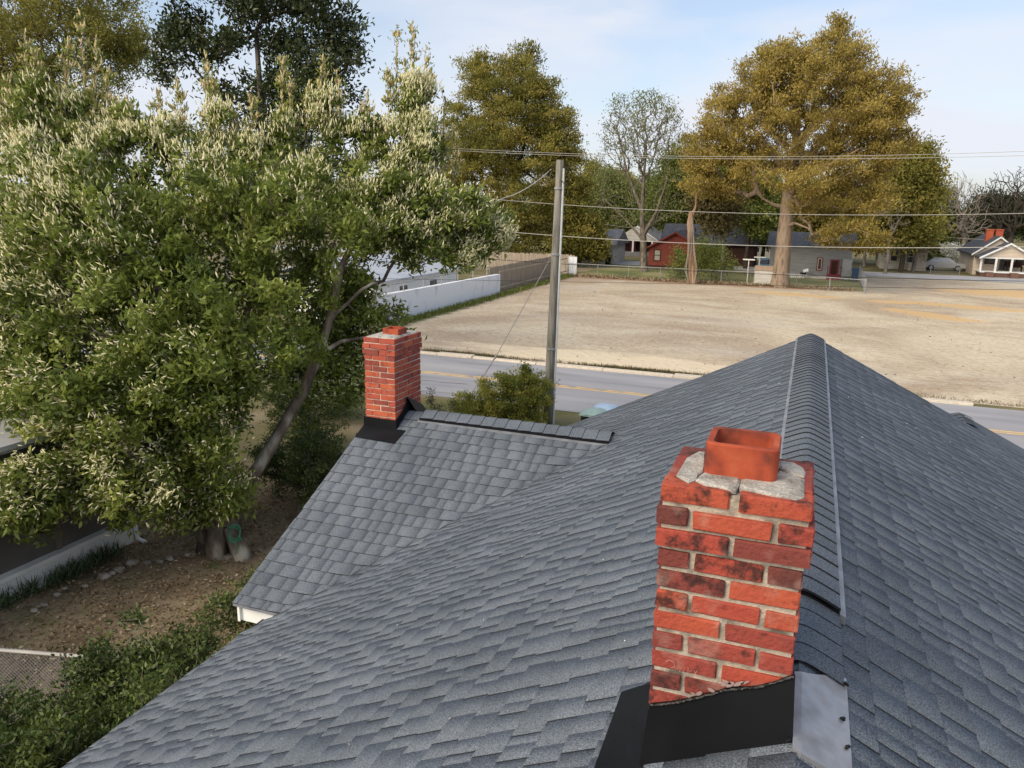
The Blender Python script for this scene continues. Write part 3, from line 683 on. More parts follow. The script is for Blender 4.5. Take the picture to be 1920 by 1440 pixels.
# ---- chimneys
brick_cache = {}
brng = random.Random(21)
def brick_obj(parent, cx, cy, cz, lx, ly, lz, m):
    key = (round(lx, 2), round(ly, 2), round(lz, 3), brng.randrange(6), m)
    if key not in brick_cache:
        mb = MB(); chamfer(mb, -lx / 2, lx / 2, -ly / 2, ly / 2, -lz / 2, lz / 2, .0035, brng, .0024)
        me = bpy.data.meshes.new('brick'); me.from_pydata(mb.v, [], mb.f); me.materials.append(M[m]); me.update(); brick_cache[key] = me
    o = link('brick', brick_cache[key], parent, (cx + brng.uniform(-.002, .002), cy + brng.uniform(-.003, .002), cz + brng.uniform(-.0015, .0015)))
    o.rotation_euler = (brng.uniform(-.01, .01), brng.uniform(-.012, .012), brng.uniform(-.012, .012)); return o
def chimney(x0, x1, y0, y1, ztop, zbot, pitch, corb, bm, mm, phase, joint=.011, bw=.095, gap_top=False):
    core = MB(); rec = .009
    zsh = ztop - corb * pitch
    core.box(x0 + rec, x1 - rec, y0 + rec, y1 - rec, zbot - .3, ztop - .012)
    core.box(x0 + .002, x1 - .002, y0 + .002, y1 - .002, zsh + .004, ztop - .02)
    ch = core.build('chimney', M[mm], house)
    row = 0; z = ztop; bh = pitch - joint
    while z - pitch > zbot - .12:
        e = .013 if 1 <= row < corb else .006 if row == 0 else 0
        a0, a1, b0, b1 = x0 - e, x1 + e, y0 - e, y1 + e; cz = z - bh / 2
        lx, ly = a1 - a0, b1 - b0
        if (row + phase) % 2 == 0:
            n = max(1, round((lx + joint) / .21)); g = .03 if (row == 0 and gap_top) else joint
            L = (lx - g * (n - 1)) / n
            for yy in (b0 + bw / 2, b1 - bw / 2):
                for i in range(n): brick_obj(ch, a0 + L / 2 + i * (L + g), yy, cz, L, bw, bh, bm)
            inner = ly - 2 * bw - 2 * joint; n = max(1, round((inner + joint) / .21)); L = (inner - joint * (n - 1)) / n
            for xx in (a0 + bw / 2, a1 - bw / 2):
                for i in range(n): brick_obj(ch, xx, b0 + bw + joint + L / 2 + i * (L + joint), cz, bw, L, bh, bm)
        else:
            n = max(1, round((ly + joint) / .21)); L = (ly - joint * (n - 1)) / n
            for xx in (a0 + bw / 2, a1 - bw / 2):
                for i in range(n): brick_obj(ch, xx, b0 + L / 2 + i * (L + joint), cz, bw, L, bh, bm)
            inner = lx - 2 * bw - 2 * joint; n = max(1, round((inner + joint) / .21)); L = (inner - joint * (n - 1)) / n
            for yy in (b0 + bw / 2, b1 - bw / 2):
                for i in range(n): brick_obj(ch, a0 + bw + joint + L / 2 + i * (L + joint), yy, cz, L, bw, bh, bm)
        row += 1; z -= pitch
    return ch
def rrect(cx, cy, hx, hy, r, n=5):
    out = []
    for (sx, sy, a0) in ((1, 1, 0), (-1, 1, 90), (-1, -1, 180), (1, -1, 270)):
        for i in range(n + 1):
            a = radians(a0 + 90 * i / n); out.append((cx + sx * (hx - r) + r * cos(a), cy + sy * (hy - r) + r * sin(a)))
    return out
def flue(parent, cx, cy, hx, hy, z0, z1, wall, r, m):
    o = rrect(cx, cy, hx, hy, r); i = rrect(cx, cy, hx - wall, hy - wall, max(.004, r - wall * .5)); n = len(o)
    o2 = rrect(cx, cy, hx - .004, hy - .004, r)
    V = [(*q, z0) for q in o] + [(*q, z1 - .006) for q in o] + [(*q, z1) for q in o2] + [(*q, z1 - .002) for q in i] + [(*q, z0 - .35) for q in i]
    Fs = [(k * n + j, k * n + (j + 1) % n, (k + 1) * n + (j + 1) % n, (k + 1) * n + j) for k in range(4) for j in range(n)]
    mb = MB(); mb.add(V, Fs); return mb.build('flue', M[m], parent)
NCX0, NCX1, NCY0, NCY1 = -.346, .071, 2.22, 2.62
ZC = H - .811
near = chimney(NCX0, NCX1, NCY0, NCY1, ZC, float(zmain(np.array(NCX0))) - .02, .0697, 3, 'brick', 'mortar', 0, joint=.0155, gap_top=True)
flue(near, -.137, 2.432, .108, .1, ZC - .03, H - .70, .021, .03, 'clay')
# cracked mortar wash on top, traced piece by piece at the height of the top course
def z6(a, b): return (1260 + a * 300 / 1920, 790 + b * 210 / 1344)
wash = [[(50, 640), (180, 430), (330, 350), (400, 360), (390, 560), (380, 600), (315, 640), (300, 690), (200, 725), (120, 680)],
        [(285, 700), (330, 650), (390, 610), (600, 630), (825, 655), (810, 760), (770, 820), (690, 815), (560, 780), (400, 755)],
        [(835, 665), (1000, 680), (1180, 700), (1270, 660), (1300, 590), (1590, 690), (1590, 860), (1590, 900), (1500, 930), (1200, 880), (980, 830), (820, 800), (810, 790)],
        [(1290, 470), (1440, 490), (1580, 560), (1605, 610), (1590, 670), (1440, 640), (1290, 565)],
        [(420, 340), (700, 280), (1240, 380), (1290, 455), (1290, 560), (1100, 560), (600, 560), (400, 500)]]
for k, poly in enumerate(wash):
    P = [G(*z6(*q), z=ZC + .006) for q in poly]; c = np.mean(P, 0); V = []; n = len(P)
    fc = np.array((-.137, 2.432))
    def up(p): return .007 * max(0, 1 - np.linalg.norm(p[:2] - fc) / .26)
    for p in P: V.append((p[0], p[1], ZC - .008))
    for p in P: V.append((p[0], p[1], ZC + .002 + up(p)))
    for p in P: q = p + (c - p) * .12; V.append((q[0], q[1], ZC + .007 + up(q)))
    V.append((c[0], c[1], ZC + .008 + up(c)))
    Fs = [(a * n + j, a * n + (j + 1) % n, (a + 1) * n + (j + 1) % n, (a + 1) * n + j) for a in range(2) for j in range(n)] + [(2 * n + j, 2 * n + (j + 1) % n, 3 * n) for j in range(n)]
    # orient outward
    ar = sum(P[j][0] * P[(j + 1) % n][1] - P[(j + 1) % n][0] * P[j][1] for j in range(n))
    if ar < 0: Fs = [f[::-1] for f in Fs]
    mb = MB(); mb.add(V, Fs); mb.build('mortar_wash', M['concrete'], near)
# chalk scribble on a brick of the front face
zs = ZC - 8 * .0697 - .035
mb = MB()
for st in ([(0, .012), (.01, .022), (.026, .018), (.03, .004), (.018, -.004)], [(.045, -.01), (.05, .004), (.055, -.01), (.06, .002)], [(.07, -.014), (.07, .012), (.075, -.004), (.082, .004)], [(.09, .004), (.098, -.012)], [(.099, .006), (.09, -.01), (.108, -.014)]):
    mb.tube([(NCX0 + .045 + a, NCY0 - .006, zs + b - .004) for a, b in st], .0009, 4)
mb.build('chalk_mark', flat('chalk', (.50, .26, .22), .9), near)
# flashing of the near chimney
def on_front(px, py): return VY(px, py, NCY0 - .012)
mb = MB()
tops = [(1217, 1322), (1262, 1318), (1300, 1310), (1360, 1294), (1420, 1288), (1452, 1280), (1491, 1268)]
bots = [(1198, 1436), (1240, 1436), (1290, 1432), (1350, 1426), (1400, 1420), (1450, 1412), (1487, 1400)]
V = [on_front(*q) for q in tops] + [on_front(*q) - (0, .018, .02) for q in bots]; n = len(tops)
fsf = [(j, n + j, n + j + 1, j + 1) for j in range(n - 1)]
V2 = [v + (0, .014, 0) for v in V]
mb.add(V, fsf); mb.add(V[:n] + V2[:n], [(j, j + 1, n + j + 1, n + j) for j in range(n - 1)])
mb.build('front_flashing', M['black_metal'], near)
mb = MB(); mb.tube([on_front(x + brng.uniform(-1, 1), y - 1 + brng.uniform(-1.2, 1.2)) - (0, .004, 0) for (x, y) in [(1217 + 4.05 * i, np.interp(1217 + 4.05 * i, [q[0] for q in tops], [q[1] for q in tops])) for i in range(68)]], [.0035 + .0025 * brng.random() for _ in range(68)], 6)
mb.build('sealant_bead', flat('tar', (.01, .01, .011), .35), near)
# smeared sealant above the bead
SMEAR = flat('smear', (.30, .22, .21), .6)
for k in range(9):
    mb = MB()
    x = brng.uniform(1240, 1400); y = np.interp(x, [q[0] for q in tops], [q[1] for q in tops]) - brng.uniform(4, 16) * (1 if x > 1300 else .7)
    p = on_front(x, y) + (0, .0035, 0); w_, h_ = brng.uniform(.006, .02), brng.uniform(.003, .008); t_ = brng.uniform(-.5, .9)
    mb.add([p + (w_ * cos(a) * cos(t_) - h_ * sin(a) * sin(t_), -.003 * (1 if a else 1), w_ * cos(a) * sin(t_) + h_ * sin(a) * cos(t_)) for a in np.linspace(0, 2 * pi, 8)[:-1]], [tuple(range(7))])
    mb.build('sealant_smear', SMEAR, near)
def roof_sheet(poly, name, m, off=.016, thick=.004, parent=near, grid=7):
    # four-corner sheet laid on the roof surface, bending with it
    a, b, c, d = poly; V = []
    for i in range(grid + 1):
        for j in range(grid + 1):
            u, v = i / grid, j / grid
            q = np.array(a) * (1 - u) * (1 - v) + np.array(b) * u * (1 - v) + np.array(c) * u * v + np.array(d) * (1 - u) * v
            P = roofhit(*q, off=off); V.append(P + (0, 0, brng.uniform(-.0015, .0015)))
    n = grid + 1; f = [(i * n + j, (i + 1) * n + j, (i + 1) * n + j + 1, i * n + j + 1) for i in range(grid) for j in range(grid)]
    mb = MB(); mb.add(V, f)
    rim = [i * n for i in range(n)] + [(n - 1) * n + j for j in range(1, n)] + [i * n + n - 1 for i in range(n - 2, -1, -1)] + [j for j in range(n - 2, 0, -1)]
    L = len(rim); W_ = [np.array(V[i]) for i in rim] + [np.array(V[i]) - (0, 0, .014) for i in rim]
    mb.add(W_, [(k, (k + 1) % L, L + (k + 1) % L, L + k) for k in range(L)])
    return mb.build(name, M[m], parent, smooth=False)
roof_sheet([(1165, 1297), (1224, 1278), (1204, 1450), (1106, 1462)], 'side_flashing', 'black_metal')
rs_ = roof_sheet([(1490, 1258), (1587, 1272), (1600, 1470), (1486, 1402)], 'side_flashing', 'grey_metal', off=.022)
TAR2 = flat('tar2', (.012, .012, .013), .4)
for (a, b) in ((1582, 1283), (1583, 1349), (1588, 1402), (1478, 1390)):
    mb = MB(); p = roofhit(a, b, .024); mb.tube([p + (brng.uniform(-.012, .012), brng.uniform(-.012, .012), .003) for _ in range(4)], [.005, .007, .006, .004], 6); mb.build('sealant_dab', TAR2, near)

# wing chimney on the gable ridge
WX0, WX1, WY0, WY1 = XG + .015, -4.316, 7.65, 8.29
ZC2 = H - 1.54
wch = chimney(WX0, WX1, WY0, WY1, ZC2, 3.85, .0665, 3, 'brick_far', 'mortar_pale', 0, joint=.010)
flue(wch, WX0 + .235, 7.955, .105, .105, ZC2 - .02, ZC2 + .085, .022, .012, 'clay')
mb = MB()
V = []
for k, (gx, gz) in enumerate(((.008, -.004), (.03, .012), (.10, .022))):
    for (x, y) in rrect((WX0 + WX1) / 2, (WY0 + WY1) / 2, (WX1 - WX0) / 2 - gx, (WY1 - WY0) / 2 - gx, .01, 3): V.append((x + brng.uniform(-.006, .006), y + brng.uniform(-.006, .006), ZC2 + gz))
n = 16; mb.add(V, [(a * n + j, a * n + (j + 1) % n, (a + 1) * n + (j + 1) % n, (a + 1) * n + j) for a in range(2) for j in range(n)] + [tuple(range(2 * n, 3 * n))])
mb.build('mortar_wash', M['concrete'], wch)
def wz(y): return float(zwing(np.array(y)))
mb = MB()      # black sheet metal round the foot of the chimney
mb.add([(WX0 - .02, WY0 - .012, wz(WY0) - .05), (WX1 + .012, WY0 - .012, wz(WY0) - .05), (WX1 + .012, WY0 - .012, wz(WY0) + .115), (WX0 - .02, WY0 - .012, wz(WY0) + .12)], [(0, 1, 2, 3)])
xs_ = WX1 + .012
side = [(WY0 - .012, wz(WY0) - .03), (YW, ZW - .03), (WY1 + .01, wz(WY1) - .03), (WY1 + .01, wz(WY1) + .15), (YW - .06, ZW + .20), (7.9, wz(7.9) + .15), (7.78, wz(7.78) + .12), (WY0 - .012, wz(WY0) + .115)]
mb.add([(xs_, a, b) for a, b in side], [tuple(range(len(side)))])
mb.add([(xs_ + .09, YW, ZW + .02), (xs_ + .09, WY1 + .1, wz(WY1 + .1) + .03), (xs_, WY1 + .01, wz(WY1) + .16), (xs_, YW - .06, ZW + .20)], [(0, 1, 2, 3)])
mb.build('chimney_flashing', M['black_metal'], wch)
zl = lambda y, o=.016: wz(y) + o
mb = MB(); q = [(XG - .01, WY0 - .01, zl(WY0 - .01)), (WX1 + .14, WY0 - .01, zl(WY0 - .01)), (WX1 + .11, WY0 - .22, zl(WY0 - .22)), (XG - .01, WY0 - .20, zl(WY0 - .2))]
mb.add(q, [(3, 2, 1, 0)]); q2 = [(a, b, c - .014) for a, b, c in q]; mb.add(q + q2, [(0, 1, 5, 4), (1, 2, 6, 5), (2, 3, 7, 6), (3, 0, 4, 7)])
mb.build('apron_flashing', M['black_metal'], wch)

# bits of grit and leaf on the shingles
gr = np.random.default_rng(9); n = 260
gx = gr.uniform(XE + .1, X0 + 3, n); gy = gr.uniform(1.2, 9.5, n); gz = hroof(gx, gy) + .012
V, Fc = leaf_arrays(np.stack([gx, gy, gz], 1), gr.normal(size=(n, 3)) * (1, 1, .2), gr.uniform(.006, .022, n), gr.uniform(.004, .010, n), gr)
o = npobj('grit', V, Fc, mat('grit', [(.03, .025, .02), (.62, .62, .60)], leaf=True, lo=.55, hi=.75), roof, tone=gr.random(n)); o['kind'] = 'stuff'

# ---------------------------------------------------------------- cherry laurel in flower beside the house
LB = G(415, 1045)
lob_l = [lob(470, 400, 270, 120, s=15, depth=.8), lob(150, 430, 240, 165, s=14, depth=.8), lob(800, 420, 150, 95, s=16.2, depth=.7), lob(900, 430, 75, 50, s=16.4, depth=.8, wt=1.3), lob(710, 375, 105, 90, s=16, depth=.8), lob(650, 640, 65, 75, s=16.6, depth=.6), lob(600, 720, 70, 60, s=16, wt=1.5), lob(660, 690, 40, 50, s=16.4, wt=1.5),
         lob(330, 610, 290, 170, s=14, depth=.9), lob(610, 550, 150, 100, s=16.3, depth=.6), lob(130, 790, 170, 120, s=12.6, depth=.7), lob(370, 800, 100, 120, s=13.6, depth=.8), lob(60, 620, 130, 160, s=13, depth=.8),
         lob(770, 290, 50, 80, s=16), lob(110, 280, 110, 60, s=14.4), lob(430, 930, 70, 40, s=13.8, wt=1.2), lob(340, 950, 60, 40, s=13.4, wt=1), lob(60, 240, 50, 90, s=14.2, wt=.9), lob(150, 220, 32, 90, s=14.6, wt=.8), lob(330, 270, 70, 45, s=15, wt=1), lob(400, 230, 30, 50, s=15, wt=.8), lob(540, 240, 28, 60, s=15.4, wt=.8), lob(620, 230, 34, 60, s=15.6, wt=.8),
         lob(770, 190, 30, 80, s=16, wt=.9), lob(800, 285, 28, 60, s=16.2), lob(240, 250, 40, 50, s=14.8), lob(480, 290, 50, 40, s=15.2), lob(690, 260, 40, 50, s=15.8), lob(200, 900, 150, 80, s=12.6, depth=.6, wt=1.2), lob(30, 940, 90, 80, s=12.0, depth=.6, wt=1.2), lob(330, 720, 170, 110, s=13.0, depth=.6, wt=1.2), lob(370, 860, 90, 70, s=13.2, depth=.5, wt=1.2), lob(400, 690, 80, 90, s=13.8, depth=.6, wt=1.2),
         lob(590, 890, 60, 50, s=16.2, wt=.5), lob(700, 610, 70, 60, s=16.4, wt=.6)]
b0 = LB
st_l = [[(*(b0 + (-.1, 0, -.1)), .30), (*VS(405, 1000, 14.2), .23), (*VS(408, 930, 14.1), .18), (*VS(385, 830, 14), .17), (*VS(340, 690, 14), .15), (*VS(300, 560, 14), .12), (*VS(260, 430, 14.2), .09)],
        [(*(b0 + (.45, .1, -.1)), .24), (*VS(432, 990, 14.25), .18), (*VS(455, 920, 14.4), .15), (*VS(492, 865, 14.6), .15), (*VS(530, 800, 14.7), .135), (*VS(568, 735, 14.9), .125), (*VS(600, 660, 15), .11), (*VS(618, 600, 15.2), .10), (*VS(640, 500, 15.4), .08), (*VS(690, 400, 15.7), .06)],
        [(*VS(602, 662, 15.0), .06), (*VS(640, 640, 15.3), .05), (*VS(690, 632, 15.8), .035)],
        [(*(b0 + (-.5, .1, -.1)), .2), (*VS(385, 990, 14.2), .17), (*VS(360, 900, 13.9), .13), (*VS(290, 850, 13.5), .10), (*VS(180, 770, 13), .075), (*VS(60, 740, 12.6), .05)],
        [(*VS(390, 830, 14), .12), (*VS(430, 700, 14.3), .10), (*VS(470, 560, 14.6), .08), (*VS(500, 400, 14.9), .06)]]
def laurel_tone(c, t, r):
    return np.clip(t + .06, 0, 1)
tl, A, par, r, rng = make_tree('cherry_laurel', 'sprawling evergreen covered in pale cream flower spikes beside the house', 'tree', (LB[0], LB[1], 0), st_l, lob_l, 7, npts=2100, nleaf=135000,
                               leaf='leaf_laurel', L=.135, Wd=.058, clump=.105, bark='lichen', tip=.006, alpha=.3, seg=.45, twig=.03, k=6, upw=.35, shell=.5, crown='foliage', squash=.85, cvar=.26, gap=1.2)
# flower spikes: on outer and upper twigs, standing up at the top, spreading lower down
tw = np.where((r < .03))[0]; allp = A[tw]; pj = project(allp)
nr = 56000
hgt = allp[:, 2]; pw = np.clip((hgt + .8) / 8, .2, 1) ** 1.1
cc = np.array(b0); outd = np.linalg.norm((allp - np.array((LB[0] + .5, LB[1] + 1, 4.8))) / np.array((5.2, 5, 4.2)), axis=1)
pw = pw * np.clip(outd - .35, .03, 1) ** 1.2
# clumped flowering: some boughs carry many spikes
cl = rng.random(len(tw)); pw = pw * np.where(cl > .62, 1.0, .06); pw /= pw.sum()
ii = tw[rng.choice(len(tw), nr, p=pw)]
c = A[ii] + rng.normal(size=(nr, 3)) * np.array((.13, .13, .10)) + np.array((0, 0, .06))
hz = np.clip((c[:, 2] - 4.0) / 5.0, 0, 1)[:, None]
outv = unit(c - np.array((LB[0] + .5, LB[1] + 1, 3.0)))
D = rng.normal(size=(nr, 3)) * (.75 - .3 * hz) + outv * (.9 - .3 * hz) + np.array((0, 0, 1.)) * (.15 + 1.3 * hz)
Lr = rng.uniform(.05, .125, nr) * (1 + .3 * hz[:, 0])
V, Fc = spindle_arrays(c, D, Lr, rng.uniform(.009, .017, nr), rng)
nf = 6; tn = np.repeat(np.clip(rng.normal(.68, .2, nr), 0, 1), nf)
npobj('blossoms', V, Fc, M['raceme'], tl, tone=tn)
# tall leading shoots of the crown crowded with upright spikes
rs2 = np.random.default_rng(5); SV = []; SC = []; SD = []
shoots = [(48, 60, 250, 14.2), (70, 95, 260, 14.2), (20, 140, 280, 14), (150, 22, 220, 14.6), (128, 80, 230, 14.6), (180, 70, 230, 14.6), (205, 130, 260, 14.7), (100, 170, 280, 14.3), (330, 150, 280, 15), (385, 105, 260, 15), (402, 150, 270, 15), (300, 165, 280, 15), (470, 165, 300, 15.2), (532, 105, 260, 15.4), (545, 150, 280, 15.4),
          (605, 105, 250, 15.6), (630, 130, 270, 15.6), (580, 160, 280, 15.5), (745, 50, 220, 16), (772, 45, 230, 16), (800, 85, 250, 16.1), (760, 110, 260, 16), (725, 130, 280, 15.9), (835, 185, 320, 16.2), (850, 240, 350, 16.2), (690, 170, 300, 15.8), (240, 180, 300, 14.8), (440, 210, 320, 15.1)]
mb = MB()
for (px, py, pb, s) in shoots:
    top = VS(px, py, s); bot = VS(px + rs2.uniform(-15, 15), pb, s); n = 8
    line = [bot + (top - bot) * q / n + rs2.normal(size=3) * .03 for q in range(n + 1)]; line[-1] = top
    mb.tube(line, list(np.linspace(.014, .004, n + 1)), 4)
    for side in range(11):      # short side twigs
        t = rs2.uniform(.1, .92); p = bot + (top - bot) * t; d = unit(rs2.normal(size=3) * np.array((1, 1, .3)) + (0, 0, .8)); l = rs2.uniform(.15, .42) * (1.15 - t)
        mb.tube([p, p + d * l], [.005, .002], 3, caps=False)
        for q in range(8):
            SC.append(p + d * l * rs2.uniform(.2, 1)); SD.append(d * .4 + rs2.normal(size=3) * .3 + (0, 0, 1.0))
    for q in range(26):
        SC.append(bot + (top - bot) * rs2.uniform(.15, 1)); SD.append(rs2.normal(size=3) * .35 + (0, 0, 1.0))
mb.build('shoots', M['bark'], tl)
SC = np.array(SC); SD = np.array(SD); n = len(SC)
V, Fc = spindle_arrays(SC, SD, rs2.uniform(.08, .17, n), rs2.uniform(.013, .020, n), rs2)
npobj('blossoms', V, Fc, M['raceme_warm'], tl, tone=np.repeat(np.clip(rs2.normal(.6, .2, n), 0, 1), 6))
n2 = 5200; k = rs2.integers(0, n, n2)
V, Fc = leaf_arrays(SC[k] + rs2.normal(size=(n2, 3)) * .06, SD[k] + rs2.normal(size=(n2, 3)) * .6, rs2.uniform(.06, .10, n2), .03, rs2)
npobj('foliage', V, Fc, M['leaf_laurel'], tl, tone=np.clip(rs2.normal(.75, .2, n2), 0, 1))
# green hose hung on the trunk
hs = thing('garden_hose', 'coil of bright green hose hanging on the trunk of the flowering tree', 'hose', tuple(VS(440, 1000, 13.75)))
mb = MB(); hc = VS(440, 1000, 13.75)
for q in range(3):
    mb.tube([hc + RX * (.10 + .02 * q) * sin(a) * (1 + .3 * sin(2 * a + q)) + np.array((0, 0, 1)) * (.17 - .02 * q) * cos(a + .3 * q) + FW * .04 * sin(3 * a) for a in np.linspace(0, 2 * pi, 22)], .009, 5)
mb.tube([hc + (0, 0, -.15), hc + (.02, 0, -.3), hc + (-.03, 0, -.42)], .009, 5)
mb.build('loop', flat('hose_green', (.03, .24, .14), .4), hs)

# ---------------------------------------------------------------- other trees
def gbase(p): return (float(p[0]), float(p[1]), 0.0)
mg = VS(500, 300, 30)
make_tree('magnolia', 'tall magnolia with dark glossy leaves rising behind the flowering evergreen', 'tree', gbase(mg), [[(mg[0], mg[1], 0, .34), (mg[0], mg[1], 3, .28), (*VS(490, 330, 30), .22), (*VS(490, 200, 30), .16), (*VS(480, 60, 30), .09)]],
          [lob(480, 40, 190, 80, s=30), lob(590, 140, 105, 90, s=30), lob(350, 110, 75, 70, s=30), lob(490, 210, 120, 90, s=30), lob(620, 50, 70, 70, s=30), lob(480, -70, 160, 90, s=30), lob(520, 330, 140, 90, s=30), lob(660, 110, 45, 40, s=30), lob(330, 50, 50, 50, s=30)],
          31, npts=420, nleaf=30000, leaf='leaf_magnolia', L=.22, Wd=.095, clump=.26, tip=.012, seg=.6, twig=.05, bark='bark', alpha=.3, cvar=.2)
lo_ = VS(90, 300, 46)
make_tree('oak_tree', 'olive green oak with loose feathery crown at the upper left corner', 'tree', gbase(lo_), [[(lo_[0], lo_[1], 0, .4), (lo_[0], lo_[1], 5, .33), (*VS(95, 230, 46), .25), (*VS(100, 130, 46), .15)]],
          [lob(90, 60, 170, 90, s=46), lob(230, 90, 60, 80, s=46), lob(20, 150, 100, 70, s=46), lob(120, -40, 150, 60, s=46), lob(90, 240, 160, 90, s=46)], 32, npts=700, nleaf=75000, leaf='leaf_feather', L=.2, Wd=.085, clump=.36, tip=.012, seg=.8, twig=.05, upw=.7)
ob = VY(935, 505, 78.5)
make_tree('oak_tree', 'broad olive and rust coloured oak behind the wooden fence, left of the pole', 'tree', gbase(ob),
          [[(ob[0], ob[1], 0, .75), (ob[0] + .2, ob[1], 3, .6), (*VY(932, 400, 78.5), .45), (*VY(930, 330, 78.5), .38), (*VY(935, 250, 78.5), .25)], [(*VY(930, 420, 78.5), .4), (*VY(905, 340, 78.5), .3), (*VY(885, 270, 78.5), .2)], [(*VY(935, 410, 78.5), .4), (*VY(965, 330, 78.5), .3), (*VY(990, 250, 78.5), .2)]],
          [lob(960, 190, 90, 80, Y=78.5), lob(982, 103, 42, 28, Y=78.5), lob(905, 140, 50, 45, Y=78.5), lob(1012, 175, 38, 30, Y=78.5), lob(945, 270, 130, 75, Y=78.5), lob(1040, 270, 45, 60, Y=78.5), lob(870, 290, 60, 70, Y=78.5), lob(985, 360, 100, 60, Y=78.5), lob(1065, 370, 38, 80, Y=78.5), lob(860, 190, 30, 35, Y=78.5), lob(1000, 445, 90, 40, Y=78.5), lob(840, 380, 60, 70, Y=78.5), lob(940, 440, 60, 40, Y=78.5), lob(1062, 320, 40, 70, Y=78.5), lob(1035, 230, 42, 40, Y=78.5), lob(1075, 430, 34, 45, Y=78.5)],
          33, npts=1300, nleaf=125000, leaf='leaf_oak_green', L=.32, Wd=.12, clump=.46, tip=.02, seg=1.0, twig=.09, upw=.6, squash=.5, cvar=.3,
          tonefn=lambda c, t, r: np.clip(t + .16 * np.sin(c[:, 0] * .55 + c[:, 2] * .8) * np.sin(c[:, 1] * .6 + 1), 0, 1))
bb = G(1462, 538)
YO = bb[1]
make_tree('oak_tree', 'huge golden brown oak with thick straight trunk at the edge of the lot', 'tree', gbase(bb),
          [[(bb[0], bb[1], -.1, 1.15), (bb[0] + .02, bb[1], .5, .92), (*VY(1466, 500, YO), .82), (*VY(1470, 450, YO), .78), (*VY(1476, 400, YO), .72), (*VY(1480, 360, YO), .72), (*VY(1486, 320, YO), .52), (*VY(1492, 270, YO), .36), (*VY(1500, 200, YO), .2)],
           [(*VY(1484, 335, YO), .5), (*VY(1520, 290, YO), .36), (*VY(1560, 240, YO), .26), (*VY(1600, 190, YO), .15)], [(*VY(1483, 335, YO), .45), (*VY(1450, 290, YO), .32), (*VY(1420, 250, YO), .2)], [(*VY(1482, 345, YO), .4), (*VY(1545, 315, YO - 2), .24), (*VY(1610, 280, YO - 3), .07)], [(*VY(1484, 330, YO), .4), (*VY(1505, 260, YO + 2), .3), (*VY(1530, 190, YO + 3), .2)],
           [(*VY(1478, 390, YO), .22), (*VY(1452, 384, YO), .12), (*VY(1430, 372, YO), .07)], [(*VY(1474, 425, YO), .3), (*VY(1490, 418, YO - 1), .16), (*VY(1520, 430, YO - 2), .08)]],
          [lob(1500, 140, 110, 65, Y=YO), lob(1578, 100, 60, 40, Y=YO), lob(1577, 55, 16, 22, Y=YO, wt=2), lob(1440, 140, 65, 60, Y=YO), lob(1620, 170, 70, 60, Y=YO), lob(1680, 190, 48, 42, Y=YO), lob(1545, 220, 130, 70, Y=YO), lob(1390, 230, 85, 60, Y=YO), lob(1330, 290, 58, 48, Y=YO, wt=1.2), lob(1330, 350, 50, 30, Y=YO), lob(1660, 260, 60, 50, Y=YO), lob(1420, 300, 100, 40, Y=YO), lob(1570, 310, 100, 45, Y=YO), lob(1370, 180, 30, 30, Y=YO),
           lob(1530, 380, 85, 40, Y=YO, wt=.7), lob(1630, 370, 55, 60, Y=YO, wt=.7), lob(1580, 440, 60, 30, Y=YO - 2, wt=.7), lob(1640, 455, 40, 20, Y=YO - 2, wt=.6), lob(1500, 345, 60, 20, Y=YO - 4, wt=.8), lob(1380, 350, 60, 30, Y=YO, wt=.6)],
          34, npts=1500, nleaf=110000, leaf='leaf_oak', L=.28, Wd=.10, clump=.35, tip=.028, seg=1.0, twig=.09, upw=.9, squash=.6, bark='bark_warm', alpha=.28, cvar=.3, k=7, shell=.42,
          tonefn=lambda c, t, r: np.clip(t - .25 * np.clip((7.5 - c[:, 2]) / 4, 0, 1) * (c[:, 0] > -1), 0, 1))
wb = G(1208, 510); YB_ = wb[1]
make_tree('bare_tree', 'sparse rounded tree with fine bare twigs and few new leaves', 'tree', gbase(wb),
          [[(wb[0], wb[1], -.1, .55), (*VY(1207, 480, YB_), .46), (*VY(1206, 440, YB_), .38), (*VY(1204, 400, YB_), .28), (*VY(1207, 330, YB_), .18), (*VY(1212, 280, YB_), .12)], [(*VY(1207, 440, YB_), .3), (*VY(1230, 400, YB_), .2), (*VY(1250, 340, YB_), .12)], [(*VY(1205, 400, YB_), .25), (*VY(1175, 320, YB_), .14), (*VY(1160, 250, YB_), .08)], [(*VY(1206, 450, YB_), .2), (*VY(1180, 420, YB_), .12), (*VY(1130, 370, YB_), .06)]],
          [lob(1205, 245, 80, 70, Y=YB_, wt=2), lob(1205, 240, 84, 74, Y=YB_, wt=3), lob(1150, 300, 40, 50, Y=YB_), lob(1250, 350, 50, 60, Y=YB_, wt=.8), lob(1160, 380, 50, 40, Y=YB_, wt=.6), lob(1230, 400, 70, 40, Y=YB_, wt=.6)],
          35, npts=900, nleaf=5200, leaf='leaf_spring', L=.24, Wd=.11, clump=.25, tip=.016, seg=.8, twig=.035, bark='bark', alpha=.5, shell=.3, k=4)
